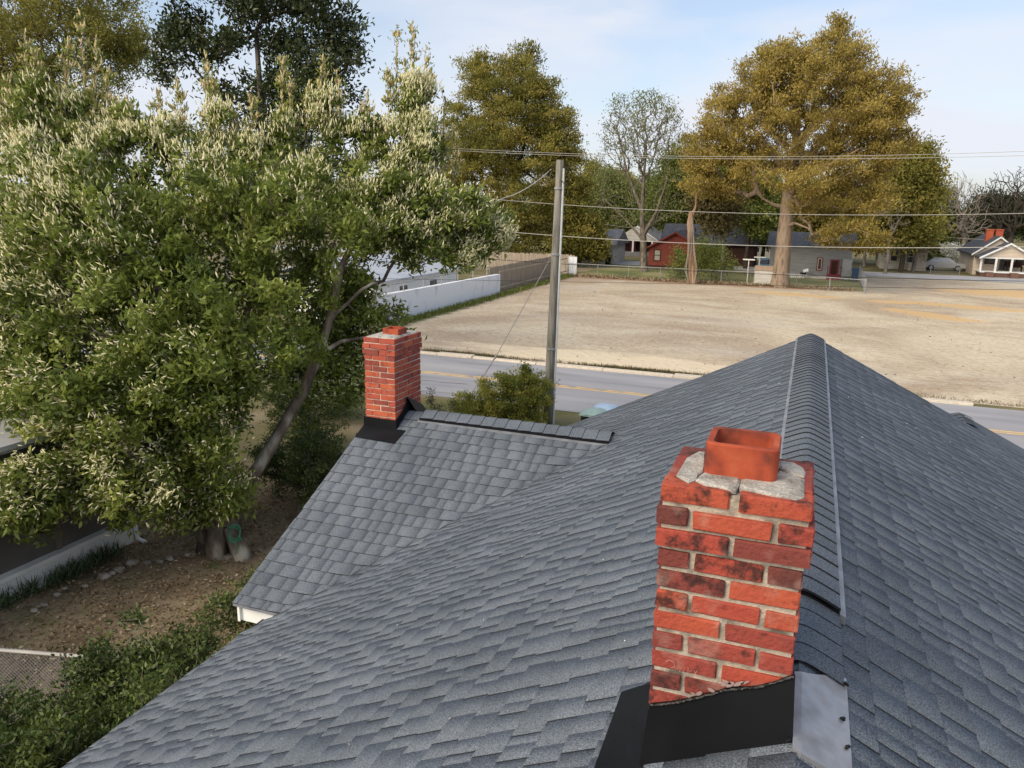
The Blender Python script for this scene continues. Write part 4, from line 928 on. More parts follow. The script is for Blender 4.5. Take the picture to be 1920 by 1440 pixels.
# broken, barkless trunk with hanging vines in front of the red house
kb = G(1297, 533)
dt = thing('broken_trunk', 'broken reddish dead trunk wrapped in hanging vines by the chain fence', 'tree stump', gbase(kb))
mb = MB(); yk = kb[1]
mb.tube([VY(1299, 534, yk), VY(1298, 505, yk), VY(1296, 460, yk), VY(1294, 420, yk), VY(1296, 398, yk)], [.42, .34, .31, .28, .2], 9)
mb.tube([VY(1298, 402, yk), VY(1304, 388, yk), VY(1306, 360, yk), VY(1311, 330, yk)], [.16, .07, .06, .04], 6); mb.build('trunk', M['deadwood'], dt)
mb = MB()
for (a, b) in ((1290, 1287), (1302, 1307), (1301, 1305), (1292, 1284), (1296, 1292)):
    mb.tube([VY(1297, 400, yk - .3), VY((a + 1297) / 2, 430, yk - .4), VY(a, 470, yk - .45), VY(b, 505, yk - .45), VY(a, 532, yk - .4)], [.03, .045, .04, .035, .04], 5)
mb.build('vine', M['bark_pale'], dt)
def shrub(name, label, cat, loc, lobes, seed, n=6000, leaf='leaf_hedge', L=.06, Wd=.028, clump=.08, npts=160, group=None, tip=.004, bark='bark', upw=.4, seg=.3, twig=.02, **k):
    zc = max(l[0][2] for l in lobes)
    s0 = [[(loc[0], loc[1], -.05, .05), (loc[0] + .03, loc[1], zc * .35, .035), (loc[0], loc[1] + .03, zc * .6, .02)]]
    return make_tree(name, label, cat, (loc[0], loc[1], 0), s0, lobes, seed, npts=npts, nleaf=n, leaf=leaf, L=L, Wd=Wd, clump=clump, tip=tip, bark=bark, upw=upw, seg=seg, twig=twig, group=group, crown='foliage', **k)
def wl(x, y, z, rx, ry, rz, wt=1): return (np.array((x, y, z)), np.array((rx, ry, rz)), wt)
kx, ky = kb[0], kb[1]
shrub('vine_thicket', 'dark leafy thicket of vines between the red house and the broken trunk', 'shrub', (kx + 1.2, ky + 3, 0), [wl(kx + 1.3, ky + 3, 1.6, 2.2, 1.5, 1.8), wl(kx + .2, ky + 3, 2.6, 1.2, 1.2, 1.2), wl(kx - 1.6, ky + 2.5, 1.4, 1.2, 1, 1.5)], 41, n=9000, leaf='leaf_green', L=.17, Wd=.08, clump=.3, npts=220, twig=.05, seg=.5)
# trees behind the yards and along the far street, nearest first
FT_ = [  # label, leaf, trunk px, Y, lobes(px,py,rx,ry), nleaf, npts, bark
    ('slim tree with rusty trunk standing left of the white shed', 'leaf_dull', 1352, 84, [(1350, 400, 36, 40), (1330, 380, 25, 30)], 3500, 160, 'bark'),
    ('straight grey trunk with leafy green top behind the slim tree', 'leaf_green', 1397, 98, [(1400, 370, 50, 50), (1380, 320, 40, 45), (1430, 400, 40, 45)], 9000, 220, 'bark_dark'),
    ('dark trunked tree just left of the huge oak trunk', 'leaf_green', 1427, 104, [(1425, 370, 40, 60), (1450, 430, 30, 30)], 7000, 180, 'bark_dark'),
    ('green leafy tree rising between the bare tree and the golden oak', 'leaf_green', 1290, 112, [(1290, 330, 50, 70), (1320, 390, 50, 50), (1260, 380, 45, 55)], 14000, 320, 'bark_dark'),
    ('mixed green and russet tree to the right of the golden oak', 'leaf_oak_green', 1690, 104, [(1690, 330, 55, 55), (1720, 300, 26, 32), (1660, 390, 60, 60), (1730, 360, 30, 60), (1700, 420, 55, 50)], 26000, 480, 'bark_dark'),
    ('fresh green tree behind the blossoming shrub near the far street', 'leaf_green', 1752, 128, [(1755, 410, 32, 62), (1770, 440, 26, 50), (1738, 450, 30, 40)], 14000, 300, 'bark_dark'),
    ('yellow green tree low between the wooden pole and the bare tree', 'leaf_spring', 1145, 122, [(1140, 370, 50, 50), (1100, 390, 30, 45), (1170, 410, 50, 30)], 11000, 320, 'bark'),
    ('dark evergreen beyond the white porch house', 'leaf_dark', 1130, 165, [(1125, 390, 60, 45), (1180, 400, 60, 40), (1100, 350, 25, 30)], 12000, 260, 'bark_dark'),
    ('hazy olive tree filling the gap right of the bare tree', 'leaf_dull', 1245, 150, [(1245, 395, 60, 45), (1280, 420, 50, 30)], 9000, 260, 'bark'),
    ('dull green tree behind the dark roofed house', 'leaf_green', 1350, 150, [(1340, 390, 60, 50), (1400, 410, 60, 40), (1450, 400, 40, 60)], 14000, 300, 'bark_dark'),
    ('broad shadowy tree behind the grey house', 'leaf_oak_green', 1560, 118, [(1560, 400, 90, 60), (1500, 400, 60, 60), (1620, 420, 60, 50)], 24000, 420, 'bark_dark'),
    ('dark evergreen behind the cream house roof', 'leaf_dark', 1862, 150, [(1862, 400, 45, 45), (1915, 405, 40, 40), (1830, 430, 30, 40)], 11000, 240, 'bark_dark'),
    ('low dusky tree between the white cottage and the cream house', 'leaf_dark', 1775, 140, [(1775, 470, 34, 34), (1740, 465, 30, 30)], 7000, 160, 'bark_dark'),
    ('pale green tree filling the sky gap left of the golden oak', 'leaf_green', 1275, 135, [(1275, 350, 55, 50), (1230, 370, 50, 50), (1300, 400, 60, 50)], 12000, 300, 'bark_dark'),
    ('tall olive tree behind the yellow green tree near the pole', 'leaf_oak_green', 1120, 140, [(1115, 350, 40, 45), (1160, 370, 50, 50)], 10000, 280, 'bark_dark'),
    ('green tree left of the grey roofed house behind the fence corner', 'leaf_oak_green', 1085, 88, [(1085, 440, 28, 45), (1060, 470, 26, 26), (1110, 460, 16, 30)], 9000, 220, 'bark_dark'),
]
for i, (lb, lf, tx, Y, ls, nl, npt, bk) in enumerate(FT_):
    Y = YM(Y)
    b = VY(tx, 500, Y); cz = VY(tx, min(l[1] for l in ls) + 30, Y)
    nl = int(nl * 1.9); npt = int(npt * 1.4)
    make_tree('background_tree', lb, 'tree', gbase(b), [[(b[0], b[1], 0, .32), (b[0] + .1, b[1], max(1.5, cz[2] * .35), .26), (b[0], b[1] + .2, cz[2] * .7, .16)]], [lob(*l, Y=Y) for l in ls], 60 + i, npts=npt, nleaf=nl, leaf=lf,
              L=.40, Wd=.19, clump=.6, tip=.02, seg=1.3, twig=.08, upw=.5, bark=bk, squash=.7, cvar=.3)
# bare branched trees on the right
BT = [('spreading dark limbed bare tree behind the cream house', 1885, 130, [(1875, 380, 60, 60), (1905, 370, 60, 60), (1850, 400, 40, 50)], 'bark_dark', 900, .026, 0.5),
      ('tangled grey bare tree left of the cream house', 1800, 124, [(1800, 390, 48, 60), (1780, 360, 40, 45), (1820, 430, 40, 40)], 'bark_pale', 900, .022, .28),
      ('low bare tree arching over the white cottage', 1712, 106, [(1715, 455, 45, 26), (1730, 470, 40, 24), (1690, 450, 24, 20)], 'bark_pale', 520, .018, .2),
      ('thin pale bare tree leaning left of the white cottage', 1660, 100, [(1680, 400, 30, 40), (1650, 390, 20, 30)], 'bark_pale', 160, .022, .2)]
for i, (lb, tx, Y, ls, bk, npt, tp, r_) in enumerate(BT):
    Y = YM(Y)
    b = VY(tx, 505, Y); cz = VY(tx, 430, Y)
    make_tree('bare_tree', lb, 'tree', gbase(b), [[(b[0], b[1], 0, r_ * 1.2), (b[0] + .1, b[1], 1.5, r_), (b[0], b[1] + .2, cz[2] * .8, r_ * .7)]], [lob(*l, Y=Y) for l in ls], 90 + i, npts=npt, nleaf=0, tip=tp, seg=1.0, bark=bk, alpha=.4, shell=.4, k=4, jit=.12)
b = VY(1795, 508, 107)
make_tree('dogwood', 'small white blossoming tree beside the cream house', 'tree', gbase(b), [[(b[0], b[1], 0, .12), (b[0], b[1], 1.2, .1)]], [lob(1792, 480, 16, 20, Y=107), lob(1780, 466, 14, 12, Y=107)], 101, npts=120, nleaf=2600, leaf='white_blossom', L=.2, Wd=.16, clump=.3, tip=.012, seg=.5)
# far wood closing the horizon
rng = np.random.default_rng(77); TV = []; TF = []; TT = []; nb = 0
cent = []
for k in range(150):
    a = rng.uniform(-1.15, .75); d = rng.uniform(190, 330); cent.append((d * sin(a), d * cos(a), rng.uniform(5, 9)))
cent = np.array(cent); k = rng.integers(0, len(cent), 60000)
dd = unit(rng.normal(size=(60000, 3))) * rng.uniform(.3, 1, (60000, 1)) ** .4
c = cent[k] * np.array((1, 1, .55)) + dd * np.stack([cent[k][:, 2] * 1.0, cent[k][:, 2] * 1.0, cent[k][:, 2] * .62], 1)
c[:, 2] = np.abs(c[:, 2])
V, Fc = leaf_arrays(c, rng.normal(size=(60000, 3)) + (0, 0, .5), rng.uniform(.8, 1.5, 60000), .6, rng)
fw_ = npobj('far_wood', V, Fc, M['leaf_green'], tone=np.clip(rng.normal(.4, .18, 60000) + (rng.normal(0, .15, len(cent)))[k], 0, 1)); tag(fw_, 'distant belt of trees along the horizon', 'wood', kind='stuff')

# ---------------------------------------------------------------- shrubs by the pole, along the house, plants
hy = 20.6
def LP(px, py, Y, rx, ry, rz, wt=1): c = VY(px, py, Y); return (c, np.array((rx, ry, rz)), wt)
hb = VY(955, 800, hy)
shrub('evergreen_shrub', 'rounded yellow green shrub at the foot of the wooden pole', 'shrub', (hb[0], hb[1], 0), [LP(955, 738, hy, 1.0, .9, .7), LP(1003, 745, hy, .55, .7, .7), LP(893, 765, hy, .8, .7, .5), LP(950, 820, hy, 1.5, 1, 1.2), LP(985, 700, hy, .06, .06, .3, 3), LP(948, 715, hy, .12, .12, .25, 2), LP(1005, 730, hy, .08, .08, .2, 2)],
      51, n=60000, leaf='leaf_box', L=.07, Wd=.032, clump=.08, npts=800, cvar=.3, upw=.6, tip=.0035)
hb2 = VY(835, 800, 19.6)
shrub('weedy_shrub', 'thin leggy weed stems sticking up right of the small brick chimney', 'shrub', (hb2[0], hb2[1], 0), [LP(808, 745, 19.6, .12, .1, .35, 3), LP(850, 765, 19.6, .2, .15, .25, 2), LP(830, 800, 19.6, .5, .4, .4, 1), LP(815, 770, 19.6, .25, .2, .3, 2)], 52, n=900, leaf='leaf_dark', L=.07, Wd=.02, clump=.05, npts=130)
# side-yard hedge: each shrub its own
hd = [('dense dark shrub at the wing corner below the white fascia', -5.9, 5.6, 1.1, 1.0, 1.9, 'leaf_hedge', 15000), ('bright leaved shrub in the middle of the hedge by the leaf bed', -6.7, 5.9, .9, .9, 1.5, 'leaf_hedge', 12000), ('loose shrub with brownish twigs next to the leaf bed', -6.9, 4.6, 1.0, 1.0, 1.55, 'leaf_hedge', 13000),
      ('bushy green shrub hanging over the wire fence', -7.7, 4.3, .9, .9, 1.3, 'leaf_hedge', 11000), ('shaded shrub close under the main eave', -5.7, 4.0, .8, 1.1, 1.7, 'leaf_dark', 11000), ('broad shrub at the lower left corner of the picture', -6.6, 3.2, 1.2, 1.1, 1.35, 'leaf_hedge', 15000), ('low shrub at the left picture edge below the wire fence', -8.1, 3.2, 1.0, .9, .95, 'leaf_hedge', 10000),
      ('dull shrub behind the trunk of the flowering tree', -10.9, 11.6, .6, .6, .75, 'leaf_dark', 5000), ('leafy sapling beside the wing eave', -7.1, 8.2, .55, .6, 1.1, 'leaf_hedge', 5000), ('shaded understory shrub behind the leaning limb', -8.2, 12.6, 1.3, 1.0, 2.1, 'leaf_hedge', 14000), ('dark shrub below the small brick chimney', -7.0, 14.2, 1.3, 1.2, 2.2, 'leaf_hedge', 14000)]
for lb, px, py, hh in (('dim bushy shrub right of the leaning limb', 580, 850, 1.9), ('tall dim shrub left of the small brick chimney', 640, 790, 2.2), ('shadowed shrub between the limb and the wing rake', 560, 930, 1.3), ('deep green bush filling the gap behind the leaning limb', 545, 790, 2.6), ('deep green bush between the limb fork and the small chimney', 625, 735, 2.9)):
    g = G(px, py); hd.append((lb, g[0], g[1], 1.2, 1.0, hh, 'leaf_hedge', 13000))
for i, (lb, x, y, rx, ry, zz_, lf, n) in enumerate(hd):
    rg = random.Random(i); lbs = [wl(x, y, zz_ * .5, rx, ry, zz_ * .5)]
    for q in range(5): a = rg.uniform(0, 6.28); lbs.append(wl(x + rx * .6 * cos(a), y + ry * .6 * sin(a), zz_ * rg.uniform(.5, .9), rx * .45, ry * .45, zz_ * .3))
    shrub('shrub', lb, 'shrub', (x, y, 0), lbs, 110 + i, n=n, leaf=lf, L=.062, Wd=.03, clump=.07, npts=260, cvar=.3)
rng = np.random.default_rng(3)
def litter(n, x0, x1, y0, y1, zz=.03):
    c = np.stack([rng.uniform(x0, x1, n), rng.uniform(y0, y1, n), rng.uniform(.012, zz, n) + .03], 1); D = rng.normal(size=(n, 3)) * np.array((1, 1, .25))
    return leaf_arrays(c, D, rng.uniform(.04, .09, n), rng.uniform(.02, .04, n), rng, .2)
V, Fc = litter(26000, -13, -5.2, 3, 14.8); o = npobj('leaf_litter', V, Fc, M['litter'], tone=np.clip(rng.beta(2.2, 2.2, 26000), 0, 1)); tag(o, 'brown fallen leaves covering the side yard', 'leaf litter', kind='stuff')
n = 2500; c = np.stack([rng.uniform(-20.5, 30, n), 30.6 + rng.random(n) ** 1.3 * 37, np.full(n, .02)], 1); cl = M['mortar']
V, Fc = leaf_arrays(c, rng.normal(size=(n, 3)) * (1, 1, .5) + (0, 0, .35), rng.uniform(.04, .17, n), rng.uniform(.03, .08, n), rng, .3); o = npobj('clods', V, Fc, M['litter'], tone=np.clip(rng.normal(.75, .3, n), 0, 1)); tag(o, 'clods and dry straw scattered over the bare lot', 'clods', kind='stuff')
# grass verge along the lot edge of the road, and in the yards
n = 9000; xx = np.where(rng.random(n) < .5, rng.normal(-5.6, 1.6, n), np.where(rng.random(n) < .5, rng.normal(-13.5, 1.2, n), rng.uniform(-20, 14, n)))
c = np.stack([xx, 30.1 + np.abs(rng.normal(0, .22, n)), np.full(n, .02)], 1)
V, Fc = leaf_arrays(c, rng.normal(size=(n, 3)) * .5 + (0, 0, .8), rng.uniform(.06, .18, n), .02, rng); o = npobj('verge_grass', V, Fc, M['leaf_dull'], tone=rng.random(n)); tag(o, 'dry grass tufts along the far kerb of the road', 'grass', kind='stuff')
n = 7000; c = np.stack([-20.5 + np.abs(rng.normal(0, .3, n)), rng.uniform(31, 69, n), np.full(n, .02)], 1)
V, Fc = leaf_arrays(c, rng.normal(size=(n, 3)) * .5 + (0, 0, .8), rng.uniform(.12, .4, n), .04, rng); o = npobj('wall_weeds', V, Fc, M['leaf_green'], tone=rng.random(n)); tag(o, 'weeds growing along the foot of the white wall and fence', 'weeds', kind='stuff')
# bank of brush under the chain fence
n = 9000; c = np.stack([rng.uniform(-20.4, 3.5, n), 69.0 + rng.normal(0, .35, n), np.full(n, .02)], 1)
V, Fc = leaf_arrays(c, rng.normal(size=(n, 3)) + (0, 0, .5), rng.uniform(.1, .4, n), .06, rng); o = npobj('brush', V, Fc, M['litter'], tone=rng.random(n)); tag(o, 'brown brush and roots along the foot of the chain fence', 'brush', kind='stuff')
# strap-leaved clumps along the neighbour's wall
for i, (px, py) in enumerate(((15, 1140), (60, 1120), (105, 1098), (140, 1085), (175, 1066), (205, 1052))):
    g = G(px, py); n = 90; c = np.tile(g, (n, 1)) + rng.normal(size=(n, 3)) * (.07, .12, 0); c[:, 2] = .03
    names = ['nearest the left picture edge', 'second from the left edge', 'third from the left edge', 'fourth from the left edge', 'fifth from the left edge', 'closest to the downspout']
    tp = thing('grass_clump', 'upright bluish strap leaf clump by the white brick base, ' + names[i], 'plant', (g[0], g[1], 0), 'strap leaf clumps along the porch base')
    V, Fc = leaf_arrays(c, rng.normal(size=(n, 3)) * .35 + (0, 0, 1), rng.uniform(.2, .42, n), .02, rng); npobj('leaves', V, Fc, M['grass_blade'], tp, tone=rng.random(n))
# border stones
stones = [(82, 1140, .1), (108, 1120, .09), (122, 1108, .08), (160, 1104, .08), (195, 1086, .16), (210, 1080, .1), (222, 1074, .13), (228, 1070, .1), (248, 1060, .16), (276, 1060, .12), (318, 1052, .12), (352, 1045, .09), (362, 1043, .09), (300, 1058, .1), (375, 1028, .12), (360, 985, .12), (372, 990, .1), (65, 1150, .09)]
where = ['pale pointed', 'small flat', 'tiny brown', 'low grey', 'long pale', 'small grey', 'rounded tan', 'dark little', 'largest pale', 'squarish', 'bright white', 'small tan', 'brownish', 'half buried', 'grey one by the trunk', 'pale one behind the trunk', 'small one behind the trunk', 'leftmost']
M['stone'] = mat('stone', [(.18, .16, .125), (.32, .29, .24), (.44, .41, .36)], ns=6, rough=.95, rnd=True, bump=.5, bns=20)
for i, (px, py, sz) in enumerate(stones):
    g = G(px, py); rg = np.random.default_rng(i + 900); V = []; Fs = []; nu, nv = 9, 5
    for a in range(nv + 1):
        for b in range(nu):
            th = pi * a / nv; ph = 2 * pi * b / nu; k_ = sz * .72 * (1 + rg.uniform(-.16, .16)); V.append((g[0] + k_ * sin(th) * cos(ph) * 1.1, g[1] + k_ * sin(th) * sin(ph) * .8, .05 + k_ * .5 * cos(th)))
    Fs = [(a * nu + b, a * nu + (b + 1) % nu, (a + 1) * nu + (b + 1) % nu, (a + 1) * nu + b) for a in range(nv) for b in range(nu)]
    o = MB().add(V, [f[::-1] for f in Fs]).build('border_stone', M['stone'], smooth=True); tag(o, where[i] + ' stone in the curved border of the leaf bed', 'stone', 'border stones of the leaf bed')

# ---------------------------------------------------------------- neighbour's screened porch
NX = -11.58; NY = 10.36
nb_ = thing('neighbour_house', "neighbour's house with dark screened porch on a white painted brick base", 'house', (NX - 4, 2, 0))
mb = MB(); mb.box(NX - .22, NX, -8, NY, 0, .42); mb.box(NX - 6, NX - .22, NY - .2, NY, 0, .42); mb.build('porch_base', M['white_paint'], nb_)
mb = MB(); k = 0
for z in np.arange(.02, .42, .0725):      # courses of painted brick, proud of their joints
    y = -1 - (.11 if k % 2 else 0); k += 1
    while y < NY - .05:
        b2 = MB(); chamfer(b2, NX - .02, NX + .008, y + .004, min(y + .212, NY), z, z + .066, .003); b2.build('brick', M['white_paint'], nb_) if y > 6.2 else mb.add(b2.v, b2.f)
        y += .218
o = mb.build('bricks', M['white_paint'], nb_); o['kind'] = 'stuff'
mb = MB(); mb.box(NX - .26, NX + .05, -8, NY + .05, .42, .49); mb.build('ledge', M['white_paint'], nb_)
mb = MB(); mb.box(NX - .14, NX - .12, -8, NY - .05, .49, 2.45); mb.box(NX - 5, NX - .14, NY - .14, NY - .12, .49, 2.45); mb.build('screen', M['screen'], nb_)
M['taupe'] = flat('taupe', (.16, .14, .115), .6)
for y in (NY - .1, 8.9, 7.45, 6.0, 4.55, 3.1):
    mb = MB(); mb.box(NX - .16, NX - .08, y - .05, y + .05, .49, 2.45); mb.build('porch_post', M['taupe'], nb_)
mb = MB(); mb.box(NX - .17, NX - .07, -8, NY, 2.45, 2.65); mb.build('header_beam', M['white_paint'], nb_)
mb = MB(); mb.prism([(NX + .3, 2.62), (NX + .3, 2.70), (NX - 4, 3.75), (NX - 4, 3.66)], 'y', -8, NY + .3); mb.build('porch_roof', mat('metal_roof', [(.30, .31, .33), (.44, .45, .47)], ns=1.5, rough=.5), nb_)
mb = MB(); mb.box(NX - 10, NX - 4, -8, NY + 1.5, 0, 3.4); mb.build('wall', M['white_paint'], nb_)
mb = MB(); mb.prism([(NX - 10.4, 3.35), (NX - 3.6, 3.35), (NX - 7, 5.3)], 'y', -8.3, NY + 1.9); mb.build('main_roof', M['vent'], nb_)
mb = MB(); dsx, dsy = NX + .06, NY + .02
mb.tube([(dsx, dsy, 2.6), (dsx, dsy, .25), (dsx + .03, dsy, .1), (dsx + .2, dsy + .02, .04)], .04, 8); mb.build('downspout', M['white_paint'], nb_)

# ---------------------------------------------------------------- chain-link fences
def chainlink(name, label, pts, h, post, wires, rail=True, wr=.0016, sp=.06, top_m='galv'):
    t = thing(name, label, 'fence', (pts[0][0], pts[0][1], 0)); pts = [np.array((p[0], p[1], 0.)) for p in pts]
    for a, b in zip(pts, pts[1:]):
        L = np.linalg.norm(b - a); d = (b - a) / L; n = max(1, round(L / post))
        for i in range(n + 1):
            p = a + d * L * i / n; mb = MB(); mb.tube([p, p + (0, 0, h + .04)], .032, 6); mb.build('post', M['galv'], t)
        if rail:
            mb = MB(); mb.tube([a + (0, 0, h), (a + b) / 2 + (0, 0, h - .03), b + (0, 0, h)], .024, 6); mb.build('top_rail', M[top_m], t)
        mb = MB(); k = int(L / sp)
        for i in range(-int(h / sp), k + 1):
            for s in (1, -1):
                u0 = i * sp; u1 = u0 + h; z0, z1 = (0, h) if s > 0 else (h, 0)
                lo, hi = max(u0, 0), min(u1, L)
                if hi - lo < .03: continue
                f0, f1 = (lo - u0) / h, (hi - u0) / h
                p, q = a + d * lo + (0, 0, z0 + (z1 - z0) * f0 + .02), a + d * hi + (0, 0, z0 + (z1 - z0) * f1 + .02)
                mb.tube([p, q], wr, 3, caps=False)
        o = mb.build('wire_mesh', M[wires], t); o['kind'] = 'stuff'
    return t
fe = G(0, 1262); ts_ = VX(0, 1192, -9.9)
chainlink('chain_link_fence', 'rusty chain link fence with pale rail at the lower left picture edge', [(-10.6, 5.35), (-7.3, 6.15)], 1.05, 3.3, 'galv', wr=.0028, sp=.055, top_m='wire')
chainlink('chain_link_fence', 'long sagging chain link fence between the bare lot and the back yards', [(-20.8, 69.3), (-9.4, 69.1), (-4.6, 69.0), (-.9, 68.6), (4.17, 66.3)], 1.15, 3.0, 'wire', wr=.003, sp=.16)
chainlink('chain_link_fence', 'chain link fence side running back toward the far street', [(4.25, 66.5), (4.65, 85.0)], 1.15, 4.0, 'wire', wr=.003, sp=.2)
chainlink('chain_link_fence', 'short fence along the far side of the distant street', [(VY(1745, 505, 92.6)[0], 92.6), (VY(1800, 505, 92.6)[0], 92.6)], 1.1, 2.5, 'wire', wr=.004, sp=.2)

# ---------------------------------------------------------------- white wall, plank fence
M['old_white'] = mat('old_white', [(.38, .40, .44), (.62, .65, .70), (.72, .75, .79)], ns=1.1, scale=(1, 1.2, .7), lo=.25, hi=.45, detail=9, rough=.9, bump=.5, bns=12)
ww = thing('block_wall', 'low whitewashed block wall with peeling paint along the bare lot', 'wall', (-20.9, 46, 0))
mb = MB(); mb.prism([(29.9, 0), (52.3, 0), (52.3, 1.45), (29.9, 1.7)], 'x', -21.1, -20.75); mb.build('wall', M['old_white'], ww)
for z in np.arange(.2, 1.45, .2):     # recessed bed joints read as thin ledges
    mb = MB(); mb.box(-20.751, -20.74, 29.92, 52.29, z - .19, z - .012); mb.build('block_course', M['old_white'], ww)
mb = MB()
for y in np.arange(31, 51, 2.4): mb.box(-20.95, -20.9, y, y + .05, 1.4, 2.1)
mb.box(-20.94, -20.91, 30.5, 51, 2.05, 2.09); mb.build('rail', M['galv'], ww)
pf = thing('plank_fence', 'weathered brown wooden plank fence beyond the white wall', 'fence', (-20.8, 61, 0))
y = 52.35; prr = random.Random(8); bm_ = {}
while y < 69.1:
    hh = 1.9 + prr.uniform(-.05, .05); mb = MB(); mb.add([(-21.62, y, 0), (-21.6, y, 0), (-21.6, y + .14, 0), (-21.62, y + .14, 0), (-21.62, y, hh - .03), (-21.6, y, hh - .03), (-21.6, y + .14, hh), (-21.62, y + .14, hh)], [(0, 3, 2, 1), (4, 5, 6, 7), (0, 1, 5, 4), (1, 2, 6, 5), (2, 3, 7, 6), (3, 0, 4, 7)])
    o = mb.build('plank', M['fence_wood'], pf); y += .147
for z in (.4, 1.55):
    mb = MB(); mb.box(-20.88, -20.825, 52.35, 69.1, z, z + .09); mb.build('rail', M['fence_wood'], pf)
pf2 = thing('plank_fence', 'second plank fence running left behind the first one', 'fence', (-29, 71.6, 0)); x = -30
while x < -20.9:
    hh = 1.75 + prr.uniform(-.06, .06); mb = MB(); mb.box(x, x + .142, 71.6, 71.62, 0, hh); mb.build('plank', M['fence_wood'], pf2); x += .15
mb = MB(); mb.box(-30, -20.9, 71.625, 71.7, 1.4, 1.5); mb.build('rail', M['fence_wood'], pf2)
o = thing('board_panel', 'patchy white board panel at the end of the plank fence', 'panel', (-20.4, 69.4, 0))
mb = MB(); mb.box(-20.8, -20.0, 69.42, 69.48, 0, 1.75); mb.build('board', M['old_white'], o)
for xx_ in (-20.8, -20.42, -20.04): mb = MB(); mb.box(xx_, xx_ + .04, 69.38, 69.415, 0, 1.75); mb.build('batten', M['old_white'], o)
wsd = thing('low_building', 'low white building with pale grey metal roof behind the white wall', 'building', (-27, 48, 0))
mb = MB(); mb.box(-30, -22.7, 38, 49, 0, 1.95); mb.build('wall', M['white_paint'], wsd)
mb = MB(); mb.prism([(-22.3, 1.96), (-22.3, 2.04), (-26.4, 3.1), (-30.4, 2.04), (-30.4, 1.96), (-26.4, 3.0)], 'y', 37.6, 49.4); mb.build('roof', mat('pale_metal', [(.36, .40, .46), (.46, .50, .56)], ns=1, rough=.5), wsd)
for y in (41, 45): mb = MB(); mb.box(-22.705, -22.66, y, y + .9, .7, 1.5); mb.build('window', M['glass'], wsd)

# ---------------------------------------------------------------- wooden pole with conduit and wires
PY = 21.6; PT = VY(1050, 300, PY); PB = np.array((PT[0] - .12, PY, 0))
po = thing('utility_pole', 'weathered wooden utility pole standing before the road', 'pole', (PB[0], PB[1], 0))
mb = MB(); mb.tube([PB + (PT - PB) * t for t in (0, .25, .5, .75, 1)], [.155, .145, .13, .115, .105], 14); mb.build('shaft', M['pole_wood'], po, smooth=True)
cx_ = np.array((.165, -.03, 0)); mb = MB(); mb.tube([PB + cx_ + (.01, 0, .0), PB + (PT - PB) * .5 + cx_ * .92, PB + (PT - PB) * .97 + cx_ * .8], .032, 8); mb.build('conduit', flat('conduit', (.58, .60, .62), .5), po)
for t in (.30, .66, .90):
    p = PB + (PT - PB) * t; mb = MB(); mb.tube([p + (0, 0, -.03), p + (0, 0, .03)], .175 - .05 * t, 12); mb.build('strap', M['galv'], po)
mb = MB(); q = PB + (PT - PB) * .97 + cx_ * .8
mb.tube([q, q + (.03, -.04, .14), q + (.14, -.05, .10), q + (.20, -.05, -.25), q + (.14, -.05, -.50), q + (-.05, -.06, -.32)], .012, 5)
mb.tube([q + (.03, -.04, .10), q + (.10, -.05, .05), q + (.17, -.05, -.35), q + (.12, -.05, -.45)], .010, 5)
mb.tube([PT + (-.12, -.02, -.12), PT + (-.3, 0, -.2), PT + (-.33, 0, -.42), PT + (-.26, 0, -.45), PT + (-.2, 0, -.28)], .012, 5); mb.build('service_loop', M['cable'], po)
gw = thing('guy_wire', 'steel guy wire slanting from the pole down to the ground beside the shrub', 'wire', tuple(G(865, 768, .9)))
ga = VY(1047, 458, PY); gd = VY(930, 668, PY - .1); ge = VY(868, 762, PY - .2); dd_ = unit(ge - gd); gg = ge + dd_ * (ge[2] / -dd_[2])
gw.location = gg
mb = MB(); mb.tube([ga, gd, gg], .011, 5); mb.tube([gd + (.015, 0, .02), gg + (.12, 0, 0)], .008, 5); mb.build('strand', M['galv'], gw)
mb = MB(); mb.tube([gd + dd_ * -.06, gd + dd_ * .14], .03, 6); mb.build('clamp', M['galv'], gw)
svc = thing('service_cable', 'twisted service cable running from the pole top down to the left', 'cable', tuple(PT))
e_ = VS(700, 480, 22.5); mb = MB(); s_ = PT + (-.25, 0, -.25); mid = VY(945, 371, PY + .6)
mb.tube([s_ + (mid - s_) * t + np.array((0, 0, -.12 * 4 * t * (1 - t))) for t in np.linspace(0, 1, 7)] + [mid + (e_ - mid) * t for t in (.5, 1)], .016, 5); mb.build('cable', M['galv'], svc)
# span wires parallel to the road, on poles outside the view
YWR = 31.2; XL, XR = -27.0, 24.0
poles = []
for X in (XL, XR):
    p = thing('utility_pole', 'tall roadside pole carrying the span wires at the ' + ('left' if X < 0 else 'right'), 'pole', (X, YWR, 0), 'roadside poles'); mb = MB(); mb.tube([(X, YWR, 0), (X, YWR, 9.9)], [.17, .12], 12); mb.build('shaft', M['pole_wood'], p)
def span(label, pts, rad, m='wire', Y=YWR):
    P = np.array([VY(*q, Y) for q in pts]); co = np.polyfit(P[:, 0], P[:, 2], 2)
    if abs(co[0]) > .004 or co[0] < 0: c1 = np.polyfit(P[:, 0], P[:, 2], 1); co = np.array((0, c1[0], c1[1]))
    X = np.linspace(XL, XR, 40); Z = np.polyval(co, X); t = thing('overhead_wire', label, 'wire', (float(P[0, 0]), Y, float(P[0, 2])), 'overhead wires')
    mb = MB(); mb.tube([(a, Y, b) for a, b in zip(X, Z)], rad, 5, caps=False); mb.build('strand', M[m], t)
span('uppermost of the overhead wires, passing above the pole top', [(838, 277), (1105, 290), (1400, 293), (1920, 284)], .008)
span('second overhead wire just under the uppermost one', [(838, 281), (1105, 294), (1400, 297), (1920, 292)], .008, Y=YWR - .15)
